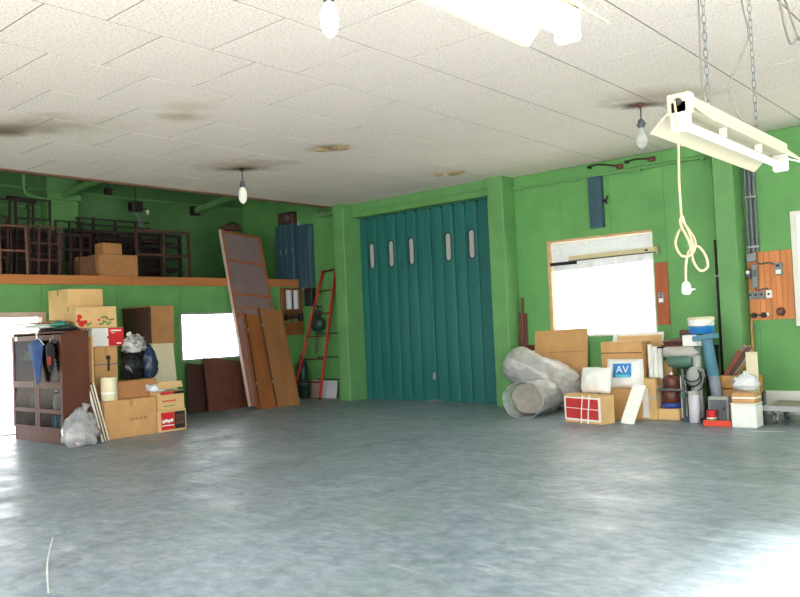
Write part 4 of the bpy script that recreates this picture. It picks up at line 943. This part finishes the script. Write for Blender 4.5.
# thin pipes by the third pilaster
o = thing('conduit', 'dark thin pipe left of the third pilaster', 'pipe', (-4.10, BACK_Y - .03, .0)); MB().tube([(0, 0, 0), (0, 0, 1.5), (0, 0, 2.55)], .022).build('pipe', IRON, o); MB().box(-.03, .03, -.02, .03, 2.0, 2.03).build('clip', ZINC, o)
o = thing('conduit', 'tan strip pipe below the electrical board', 'pipe', (-3.645, BACK_Y - .06, .34)); MB().tube([(0, 0, 0), (0, 0, .5), (0, 0, 1.0)], .02).build('pipe', WOOD_L, o); MB().box(-.03, .03, -.02, .03, .9, .93).build('clip', ZINC, o)
for k in range(3):
    o = thing('conduit', ('left', 'middle', 'right')[k] + ' grey conduit above the electrical board', 'pipe', (-3.625 + k * .06, BACK_Y - .04, 2.32)); MB().tube([(0, 0, 0), (0, 0, .7), (0, 0, 1.28)], .023).build('pipe', mat('grey_conduit', (112, 118, 126), .45, .12, 8), o); MB().box(-.03, .03, -.03, .04, .78, .81).build('strap', ZINC, o); MB().box(-.03, .03, -.03, .04, .06, .09).build('strap', ZINC, o)
o = thing('pull_box', 'green junction box where the conduits meet the ceiling', 'box', (-3.58, BACK_Y, 3.58)); part('case', GREEN2, o, -.085, .15, -.14, 0, 0, .2, ch=.008); part('lid', GREEN2, o, -.075, .14, -.15, -.14, .01, .19, ch=.004)
# electrical board
eb = thing('electrical_board', 'orange slatted board with meters and switches on the back wall', 'switchboard', (-3.665, BACK_Y, 1.34))
x = 0; k = 0
while x < .58:
    wdt = .0752; part('plank', WOOD_O, eb, x + .002, x + wdt - .002, -.03 - .003 * (k % 2), 0, 0, .97 + .004 * (k % 3), ch=.003); x += wdt; k += 1
GREYB = mat('grey_switch_case', (138, 142, 146), .4, .1, 9)
part('junction_box', GREYB, eb, .02, .15, -.13, -.033, .84, .96, ch=.008)
part('meter', STEELD, eb, .0, .065, -.12, -.033, .6, .74, ch=.01); MB().lathe([(.026, -.135), (.026, -.12)], (.032, 0, .69), 14, 'Y').build('meter_dial', PAPER, eb)
part('breaker_case', GREYB, eb, .075, .15, -.12, -.033, .46, .8, ch=.008); part('breaker_cover', STEELD, eb, .085, .14, -.13, -.12, .62, .72, ch=.004)
for x in (.01, .085, .16): part('knife_switch', GREYB, eb, x, x + .068, -.1, -.033, .30, .41, ch=.006); part('switch_lever', BLACK, eb, x + .02, x + .045, -.125, -.1, .35, .38, ch=.004)
part('outlet', PAPER, eb, .24, .32, -.07, -.033, .31, .42, ch=.008); MB().lathe([(.016, -.075), (.016, -.07)], (.28, 0, .365), 12, 'Y').build('outlet_hole', BLACK, eb)
part('switch', GREYB, eb, .38, .48, -.09, -.033, .62, .8, ch=.01); part('switch_plate', PAPER, eb, .395, .465, -.096, -.09, .64, .7, ch=.003); part('switch_lever', BLACK, eb, .41, .45, -.115, -.09, .74, .77)
MB().tube(spline([(.15, -.06, .82), (.2, -.06, .8), (.3, -.06, .81), (.38, -.06, .78), (.42, -.06, .76)], 6), .012).build('conduit_run', STEELD, eb); MB().tube(spline([(.11, -.06, .46), (.12, -.06, .43), (.25, -.06, .45), (.28, -.06, .42)], 6), .008).build('conduit_run', STEELD, eb)
for x in (.04, .17): MB().lathe([(.036, -.09), (.04, -.07), (.04, -.03)], (x + .02, 0, .07), 14, 'Y').build('socket', BLACK, eb)
MB().tube(spline([(.08, -.06, .07), (.12, -.07, .075), (.17, -.06, .07)], 5), .008).build('wire', BLACK, eb)
MB().lathe([(.03, -.1), (.055, -.08), (.06, -.03)], (.42, 0, .11), 16, 'Y').build('round_socket', PORC, eb); part('tag', PAPER, eb, .22, .26, -.036, -.033, .06, .1)

# ------------------------------------------------------------------ right pile
def wrapped_roll(label, P0, P1, r, seed, open_end, wide=1.0):
    """carpet roll (local z = axis) inside a loose crumpled plastic sleeve; wide stretches it sideways"""
    M, L_ = frame_matrix(P0, P1, (1, 0, 0)); o = thing('carpet_roll', label, 'roll', M=M)
    n_, m_ = 26, 14; vs = []; fs = []
    for j in range(m_ + 1):
        z = L_ * j / m_
        for k in range(n_):
            a = 2 * math.pi * k / n_; rr = r * (.86 + .1 * noise.noise(Vector((math.cos(a) * 1.5, math.sin(a) * 1.5, z * 2 + seed)))); vs.append((rr * wide * math.cos(a), rr * math.sin(a), z))
    for j in range(m_):
        for k in range(n_): fs.append((j * n_ + k, j * n_ + (k + 1) % n_, (j + 1) * n_ + (k + 1) % n_, (j + 1) * n_ + k))
    mb = MB().add(vs, fs, True); mb.add(vs[-n_:], [tuple(range(n_))]); mb.add(vs[:n_], [tuple(range(n_))[::-1]]); mb.build('carpet', CAR, o)
    vs = []; fs = []; n_ = 64; m_ = 40; z0 = -.2 if open_end else -.16; z1 = L_ + .12
    for j in range(m_ + 1):
        z = z0 + (z1 - z0) * j / m_; cl = .35 + .65 * math.sqrt(max(0, min(1, (z1 - z) / .2)))
        if not open_end: cl *= .45 + .55 * math.sqrt(max(0, min(1, (z - z0) / .16)))
        for k in range(n_):
            a = 2 * math.pi * k / n_; d = Vector((math.cos(a) * 1.6, math.sin(a) * 1.6, z * 2.2 + seed * 5))
            w = noise.noise(d) * .12 + .10 * abs(noise.noise(Vector((d.x * 2.2, d.y * 2.2, d.z * .8)))) + .05 * abs(noise.noise(Vector((d.x * 5, d.y * 5, d.z * 1.2)))) - .05
            rr = r * (1.0 + w) * cl * (1.04 if j == 0 and open_end else 1); vs.append((rr * wide * math.cos(a), max(rr * math.sin(a), -r), z))
    for j in range(m_):
        for k in range(n_): fs.append((j * n_ + k, j * n_ + (k + 1) % n_, (j + 1) * n_ + (k + 1) % n_, (j + 1) * n_ + k))
    if not open_end: fs.append(tuple(range(n_))[::-1])
    MB().add(vs, fs, True).build('plastic_wrap', WRAP, o)
    if open_end: MB().tube([Vector(v) for v in vs[:n_]] + [Vector(vs[0])], .007, 6, cap=False).build('wrap_hem', WRAP2, o)
    return o
wrapped_roll('clear wrapped carpet roll lying with its open end forward', (-6.58, 10.58, .28), (-6.58, 11.08, .28), .275, 1, True, 1.28)
wrapped_roll('clear wrapped carpet roll slanting up to the pilaster', (-7.20, 11.22, .78), (-6.25, 11.42, .31), .31, 2, False)
M, L_ = frame_matrix((-7.20, 11.74, 0), (-7.24, 11.97, 1.28), (1, 0, 0))
o = thing('cardboard_sheet', 'large flat cardboard sheet leaning under the window', 'cardboard', M=M); part('sheet', CARD, o, 0, 1.0, -.02, 0, 0, L_, ch=.003); part('fold', CARD3, o, .28, .95, -.022, -.02, L_ - .39, L_ - .375); part('sheet', CARD, o, .2, .98, -.04, -.024, 0, .5, ch=.003)
o = thing('white_board', 'narrow white board between the carpet roll and cardboard sheet', 'board', (-7.28, 11.95, 0)); part('sheet', WHITE, o, -.1, .1, -.02, .0, 0, .95, ch=.003); part('sheet', PORC, o, -.13, .08, .005, .025, 0, 1.05, ch=.003)
for k, (x, z, mt_) in enumerate(((-7.52, 1.62, mat('maroon_pole', (104, 50, 44), .5, .2, 8)), (-7.465, 1.88, CARD_D), (-7.41, 1.6, MATS['maroon_pole']))):
    o = thing('wooden_pole', ('leftmost maroon pole leaning beside the pilaster', 'tall brown pole leaning beside the pilaster', 'rightmost maroon pole leaning beside the pilaster')[k], 'pole', (x, 11.78, 0)); MB().tube([(0, 0, 0), (0, .1, z * .5), (0, .17, z)], .026, 10).build('shaft', mt_, o); MB().tube([(0, 0, 0), (0, .005, .04)], .029, 10).build('ferrule', IRON, o)
# red box
rb = thing('red_carton', 'battered red-fronted carton tied with white string', 'box', (-5.39, 10.37, 0), -.27)
part('body', CARD2, rb, -.34, .34, -.22, .06, 0, .39, ch=.008); part('red_panel', mat('faded_red_print', (206, 60, 58), .6, .1, 9), rb, -.31, .30, -.2225, -.2195, .06, .345)
MB().box(-.34, -.315, -.2235, -.2195, .05, .37).box(.30, .34, -.2235, -.2195, .05, .37).box(-.33, .33, -.2235, -.2195, .345, .365).box(-.33, .33, -.2235, -.2195, .035, .06).build('white_border', PAPER, rb)
for x in (-.03, .1): MB().tube([(x, -.226, 0), (x + .02, -.227, .2), (x + .05, -.226, .39), (x + .05, -.1, .395), (x + .05, .064, .39)], .009, 6).build('string', PAPER, rb)
MB().tube([(-.344, -.226, .21), (0, -.228, .205), (.344, -.226, .2)], .006, 6).build('string', PAPER, rb)
part('flap', CARD2, rb, -.33, .0, -.22, .0, .39, .40, ch=.002); part('flap', CARD2, rb, .01, .33, -.22, .0, .39, .40, ch=.002)
def pillow(mb, w, d, h, seed, n_=18):
    vs = []; fs = []
    for s in (0, 1):
        for j in range(n_ + 1):
            for i in range(n_ + 1):
                u, v = i / n_ * 2 - 1, j / n_ * 2 - 1; e = (1 - u ** 4) * (1 - v ** 4); bmp = .25 * noise.noise(Vector((u * 2 + seed, v * 2, s * 3))) + .12 * noise.noise(Vector((u * 6 + seed, v * 6, s * 3)))
                vs.append((u * w / 2 * (1 - .04 * abs(v)), (-1 if s == 0 else 1) * d / 2 * max(0, e ** .5) * (1 + bmp), (v + 1) / 2 * h + .02 * noise.noise(Vector((u * 3, seed, v))) * h))
    for s in (0, 1):
        o_ = s * (n_ + 1) ** 2
        for j in range(n_):
            for i in range(n_): a = o_ + j * (n_ + 1) + i; fs.append((a, a + 1, a + n_ + 2, a + n_ + 1))
    return mb.add(vs, fs, True)
M = Matrix.Translation((-5.36, 10.42, .405)) @ Matrix.Rotation(-.15, 4, 'Z') @ Matrix.Rotation(-.12, 4, 'X')
o = thing('white_sack', 'plain white sack standing on the red carton', 'sack', M=M); pillow(MB(), .5, .2, .36, 3).build('sack', PAPER, o); MB().tube([(-.22, -.01, .35), (0, -.015, .36), (.22, -.01, .34)], .008, 6).build('seam', WHITE, o)
carton('cardboard_box', 'cardboard box under the white package with the blue label', -5.33, -4.9, 10.68, 11.0, 0, .44, mt=CARD, tape='x')
M = Matrix.Translation((-5.1, 10.83, .442)) @ Matrix.Rotation(.08, 4, 'Z') @ Matrix.Rotation(-.1, 4, 'X')
pk = thing('white_package', 'white plastic package with a blue lettered label', 'package', M=M); pillow(MB(), .55, .2, .42, 8).build('wrapper', PAPER, pk)
MB().box(-.14, .13, -.118, -.112, .15, .35, ch=.002).build('label_print', BLUE, pk); MB().box(-.1, .11, -.1195, -.118, .152, .19).build('label_band', mat('light_cyan', (96, 194, 214), .5, .05, 8), pk)
text_part('lettering', 'AV', .15, PAPER, pk, Matrix.Translation((.0, -.1195, .26)) @ Matrix.Rotation(H, 4, 'X'))
M, L_ = frame_matrix((-4.98, 10.36, 0), (-4.88, 10.62, .53), (1, 0, 0)); o = thing('white_sheets', 'tall white sheets leaning right of the red carton', 'sheets', M=M)
for k in range(3): part('sheet', PAPER, o, .0 + k * .01, .2 + k * .008, -.012 - k * .014, -k * .014, 0, L_ - k * .01, ch=.003)
M, L_ = frame_matrix((-5.72, 11.5, 0), (-5.74, 11.88, 1.2), (1, 0, 0)); o = thing('white_backing_board', 'white edged board standing behind the tall cardboard box', 'board', M=M); part('sheet', PAPER, o, 0, .83, -.03, 0, 0, L_, ch=.004); part('sheet', CARD2, o, .08, .81, -.045, -.031, 0, L_ - .05, ch=.004)
tbx = carton('cardboard_box', 'tall cardboard box behind the white package', -5.58, -4.93, 11.08, 11.4, 0, 1.10, mt=CARD, tape='x'); MB().box(-.32, .32, -.1625, -.1605, .93, .945).build('crease', CARD_D, tbx)
cbx = carton('cardboard_box', 'narrow upright carton strapped with pale blue string', -4.92, -4.66, 10.85, 11.08, 0, .58, mt=CARD2, tape='x'); MB().box(-.132, .132, -.117, .117, .3, .318).build('string', mat('pale_blue_string', (170, 190, 220), .6, .06, 10), cbx); part('paper_strip', PAPER, cbx, -.07, .02, -.119, -.115, .03, .45)
o = thing('paper_rolls', 'upright white paper rolls behind the strapped carton', 'paper', (-4.78, 11.17, 0))
for k in range(3): MB().lathe([(.012, 0), (.035, 0), (.035, 1.05 - k * .03), (.012, 1.05 - k * .03)], (-.07 + k * .07, .01 * k, 0), 14).build('roll', PAPER, o)
# work stand behind the machines
ws = thing('work_stand', 'dark iron work stand behind the drill press', 'stand', (-4.5, 11.62, 0)); part('top', IRON, ws, -.36, .4, -.26, .26, .96, 1.0, ch=.005); part('shelf', IRON, ws, -.36, .4, -.26, .26, .5, .53)
for x in (-.34, .36):
    for y in (-.24, .22): part('leg', IRON, ws, x, x + .03, y, y + .03, 0, .96)
carton('cardboard_box', 'small tan box on the lower shelf of the work stand', -4.83, -4.62, 11.38, 11.56, .532, .80, mt=CARD2, tape='x')
for k, (x, z, w, a, mt_) in enumerate(((-.3, 0, .55, .05, WOOD_R), (-.26, .03, .5, .1, WOOD_D), (-.28, .06, .52, .02, WOOD_R), (-.2, .09, .42, .14, CHAR))):
    o = thing('scrap_board', ('lowest', 'second lowest', 'second highest', 'grey topmost')[k] + ' short board stacked on the work stand', 'board', (-4.5, 11.6, 1.002 + z), a); part('board', mt_, o, x, x + w, -.14, -.01, 0, .026, ch=.003); part('board', mt_, o, x + .02, x + w - .03, -.005, .11, 0, .024, ch=.003)
o = thing('brick_block', 'reddish block on top of the short board stack', 'block', (-4.45, 11.6, 1.12)); part('block', PORC, o, -.08, .1, -.1, .08, 0, .12, ch=.006); part('groove', IRON, o, -.06, .08, -.102, -.1, .05, .07)
# stack of tubs
carton('cardboard_box', 'low tan box under the blue lidded tub', -4.7, -4.36, 10.9, 11.2, 0, .155, mt=CARD2, tape='x')
o = thing('storage_tub', 'brown tub with a deep blue base ring', 'tub', (-4.51, 11.05, .158)); MB().lathe([(.14, 0), (.15, .005), (.15, .07), (.14, .075)], n=22).build('base_ring', BLUED, o); MB().lathe([(.12, .075), (.125, .08), (.12, .24), (.11, .25)], n=22).build('body', PORC, o)
o = thing('metal_tray', 'thin dark metal tray between the brown tubs', 'tray', (-4.5, 11.05, .41)); part('plate', IRON, o, -.19, .19, -.15, .15, 0, .012, ch=.003); part('rim', STEELD, o, -.19, .19, -.155, -.145, 0, .03); part('rim', STEELD, o, -.19, .19, .145, .155, 0, .03)
o = thing('electric_motor', 'brown motor housing standing on the dark tray', 'motor', (-4.5, 11.05, .425)); MB().lathe([(.11, 0), (.12, .01), (.12, .15), (.09, .19), (.04, .2)], n=22).build('housing', PORC, o); MB().lathe([(.022, .2), (.022, .23), (.01, .235)], n=12).build('shaft', PAPER, o)
for k in range(8): a = k * math.pi / 4; MB().box(.118, .128, -.008, .008, .02, .14, M=Matrix.Rotation(a, 4, 'Z')).build('fin', IRON2, o)
o = thing('white_canister', 'slim white canister beside the brown motor', 'canister', (-4.31, 10.98, 0)); MB().lathe([(.035, 0), (.04, .01), (.04, .58), (.03, .62), (.015, .63), (.015, .66)], n=16).build('body', PAPER, o); MB().lathe([(.018, .66), (.018, .69)], n=12).build('cap', STEELD, o)
# drill press
dp = thing('drill_press', 'grey and green drill press with looping black cables', 'drill press', (-4.15, 10.98, 0))
part('base', STEELD, dp, -.14, .12, -.2, .16, 0, .05, ch=.012)
MB().lathe([(.085, .05), (.085, .3), (.075, .34), (.075, .5)], (.03, 0, 0), 20).build('column', STEEL, dp)
MB().lathe([(.07, .48), (.12, .53), (.13, .62), (.11, .7), (.06, .74)], (.03, -.02, 0), 22).build('gear_case', STEEL, dp)
MB().lathe([(.06, .74), (.06, .98), (.05, 1.0)], (.05, .0, 0), 18).build('neck', STEEL, dp)
MB().lathe([(.02, -.46), (.06, -.45), (.075, -.42), (.08, -.3), (.08, -.05), (.07, .0), (.05, .05)], (.05, -.02, .945), 20, 'X').build('motor', mat('pale_motor_grey', (186, 180, 174), .45, .1, 7), dp)
MB().lathe([(.02, -.42), (.075, -.38), (.09, -.28), (.09, -.12), (.06, -.05)], (.05, -.03, .82), 18, 'X').build('belt_guard', MACHG, dp)
MB().lathe([(.066, 0), (.066, .1), (.05, .12)], (.07, -.01, .9), 16).build('head_cap', MACHG, dp)
MB().tube([(-.14, -.06, 0.05), (-.14, -.06, .72)], .022, 12).build('spindle', STEELD, dp); MB().lathe([(.05, .32), (.05, .38)], (-.14, -.06, 0), 14).build('collar', MACHG, dp); MB().tube([(-.22, -.06, .35), (-.06, -.06, .35)], .015).build('handle', IRON, dp)
for pts in ([(.1, -.12, .7), (.16, -.16, .6), (.1, -.18, .5), (-.05, -.17, .48), (-.12, -.12, .5)], [(-.1, -.1, .6), (.0, -.17, .55), (.12, -.17, .58), (.15, -.12, .68)], [(-.1, -.1, .45), (.02, -.15, .4), (.14, -.12, .46), (.17, -.06, .6)]):
    MB().tube(spline(pts, 7), .009, 6).build('cable', CABLEK, dp)
M, L_ = frame_matrix((-4.06, 10.68, 0), (-4.09, 10.76, .42), (1, 0, 0)); o = thing('white_pipe', 'short pale pipe leaning on the drill press base', 'pipe', M=M); MB().lathe([(.05, 0), (.07, 0), (.07, L_), (.05, L_)], n=18).build('pipe', mat('pale_lilac_pipe', (206, 206, 216), .5, .06, 8), o); MB().lathe([(.074, L_ - .05), (.074, L_)], n=18).build('collar', STEEL, o)
o = thing('white_box', 'small white box under the paint bucket', 'box', (-4.18, 11.06, 1.027)); part('body', PAPER, o, -.1, .1, -.1, .1, 0, .13, ch=.005); part('lid', PAPER, o, -.104, .104, -.104, .104, .13, .155, ch=.004); part('notch', WHITE, o, .104, .15, -.06, .06, .0, .09, ch=.003)
# blue post
M, L_ = frame_matrix((-3.80, 10.97, 0), (-3.96, 11.0, 1.13), (0, 1, 0)); bp2 = thing('post_stand', 'blue and grey post with a flat T-shaped top', 'post', M=M); MB().lathe([(.1, 0), (.1, .02), (.075, .03), (.07, .62)], n=20).build('lower_post', mat('grey_post', (130, 140, 152), .45, .15, 7), bp2); MB().lathe([(.07, .62), (.075, .625), (.075, L_ - .02)], n=20).build('upper_post', BLUEP, bp2)
MB().box(-.1, .1, -.14, .16, L_ - .02, L_ + .05, ch=.008).build('top_plate', BLUEP, bp2)
bk = thing('paint_bucket', 'blue and white paint bucket on the blue post', 'bucket', (-4.05, 11.08, 1.192)); MB().lathe([(.15, 0), (.165, .0), (.17, .11)], n=28).build('blue_band', BLUE, bk); MB().lathe([(.17, .11), (.175, .2)], n=28).build('body', PAPER, bk); MB().lathe([(.182, .195), (.184, .215), (.16, .235), (.0005, .237)], n=28).build('lid', CREAM, bk)
MB().tube(spline([(-.18, 0, .18), (-.15, -.14, .12), (0, -.19, .1), (.15, -.14, .12), (.18, 0, .18)], 6), .004, 6).build('handle', ZINC, bk)
# crate with lumber
ct = thing('wooden_crate', 'pale wooden crate holding slanting lumber', 'crate', (-3.63, 11.29, 0))
part('front_board', WOOD_L, ct, -.22, .22, -.17, -.145, .44, .61, ch=.004); part('front_board', WOOD_L, ct, -.22, .22, -.17, -.145, .22, .42, ch=.004); part('front_board', WOOD_L, ct, -.22, .22, -.17, -.145, 0, .2, ch=.004)
part('side_board', CREAM, ct, .14, .29, -.195, -.171, 0.1, .93, ch=.004, label='tall pale end board'); part('side_board', WOOD_L, ct, -.24, -.221, -.17, .17, 0, .6, ch=.004); part('side_board', WOOD_L, ct, .221, .24, -.17, .17, 0, .6, ch=.004); part('back_board', WOOD_L, ct, -.22, .22, .15, .17, 0, .6)
part('bottom_board', WOOD_L, ct, -.22, .22, -.145, .15, .0, .02)
lum = ((-.16, .30, .40, .62, WOOD_R, 'reddish'), (-.10, .34, .46, .60, CHAR, 'grey'), (-.04, .38, .45, .6, PORC, 'maroon'), (.02, .36, .40, .62, STEEL, 'silvery'), (.06, .28, .35, .6, WOOD_D, 'dark'), (.1, .2, .2, .78, WOOD_L, 'pale'))
for k, (dy, dx, dz, l, mt_, nm) in enumerate(lum):
    M, L_ = frame_matrix((-3.82 + k * .012, 11.29 + dy * .7, .55), (-3.82 + k * .012 + dx * .85, 11.29 + dy * .7, .55 + dz), (0, 1, 0)); o = thing('lumber_offcut', nm + ' offcut slanting in the wooden crate', 'lumber', M=M); part('board', mt_, o, -.035, .035, -.03, .03, 0, L_, ch=.004); part('end_grain', WOOD_L, o, -.03, .03, -.026, .026, L_, L_ + .002)
o = thing('plastic_bag', 'clear crumpled bag in front of the wooden crate', 'bag', (-3.45, 10.9, .44)); MB().blob((0, 0, 0), .17, .1, .2, .4, 4, 51, pw=.6).build('sack', MATS['white_bag_plastic'], o); MB().tube([(0, 0, .15), (.0, -.02, .2), (.02, -.03, .24)], [.03, .015, .03], 8).build('knot', MATS['white_bag_plastic'], o)
# metal box on red tray
o = thing('red_tray', 'orange-red tray on the floor under the grey metal box', 'tray', (-3.71, 10.68, 0)); part('base', REDO, o, -.17, .17, -.16, .16, 0, .015, ch=.004)
for a in ((-.17, .17, -.17, -.16), (-.17, .17, .16, .17), (-.18, -.17, -.17, .17), (.17, .18, -.17, .17)): part('rim', REDO, o, *a, 0, .075)
o = thing('metal_box', 'grey steel box standing in the red tray', 'box', (-3.74, 10.74, .016)); part('case', STEEL, o, -.13, .13, -.07, .09, 0, .35, ch=.01); part('door', STEELD, o, -.11, .11, -.076, -.07, .04, .31, ch=.004); part('knob', BLACK, o, .07, .09, -.09, -.076, .18, .21)
o = thing('paint_tin', 'red and white tin in front of the grey metal box', 'tin', (-3.8, 10.585, .016)); MB().lathe([(.06, 0), (.062, .01), (.062, .09)], n=20).build('white_band', PAPER, o); MB().lathe([(.062, .09), (.062, .17), (.06, .18), (.0005, .18)], n=20).build('red_band', RED, o); MB().lathe([(.064, .04), (.064, .075)], n=20).build('green_band', GREENP, o)
fx = thing('foam_box', 'white foam box on the floor by the trolley', 'box', (-3.36, 10.62, 0)); part('body', PAPER, fx, -.155, .155, -.14, .14, 0, .29, ch=.012); part('lid', WHITE, fx, -.16, .16, -.145, .145, .29, .31, ch=.006)
cx_ = carton('cardboard_box', 'small brown box on the white foam box', -3.5, -3.22, 10.5, 10.75, .312, .435, mt=CARD, tape='x'); MB().box(-.142, .142, -.127, .127, .055, .075).build('band', PAPER, cx_)
# trolley
tr = thing('platform_trolley', 'low platform trolley at the right edge', 'trolley', (-2.75, 11.2, 0)); part('deck', mat('worn_deck', (150, 140, 132), .6, .15, 6), tr, -.46, .46, -.34, .34, .215, .24, ch=.005)
for a in ((-.48, .48, -.37, -.34), (-.48, .48, .34, .37), (-.49, -.46, -.37, .37), (.46, .49, -.37, .37)): part('edge_frame', STEEL, tr, *a, .18, .25, ch=.006)
for x in (-.36, .36):
    for y in (-.26, .26):
        w = MB().lathe([(.02, -.02), (.07, -.02), (.075, -.012), (.075, .012), (.07, .02), (.02, .02)], (0, 0, 0), 18, 'X').build('wheel', STEELD, tr, Matrix.Translation((x, y, .075))); MB().lathe([(.0005, -.024), (.025, -.024), (.025, .024), (.0005, .024)], (0, 0, 0), 12, 'X').build('hub', PAPER, w)
        part('caster_fork', STEEL, tr, x - .035, x - .027, y - .03, y + .03, .07, .18); part('caster_fork', STEEL, tr, x + .027, x + .035, y - .03, y + .03, .07, .18)
o = thing('dark_sheet', 'dark flat sheet standing between foam box and trolley', 'sheet', (-3.26, 11.0, 0), .2); part('sheet', IRON, o, -.01, .01, -.16, .16, 0, .42, ch=.003); part('sheet', STEELD, o, .012, .02, -.15, .15, 0, .4, ch=.002)
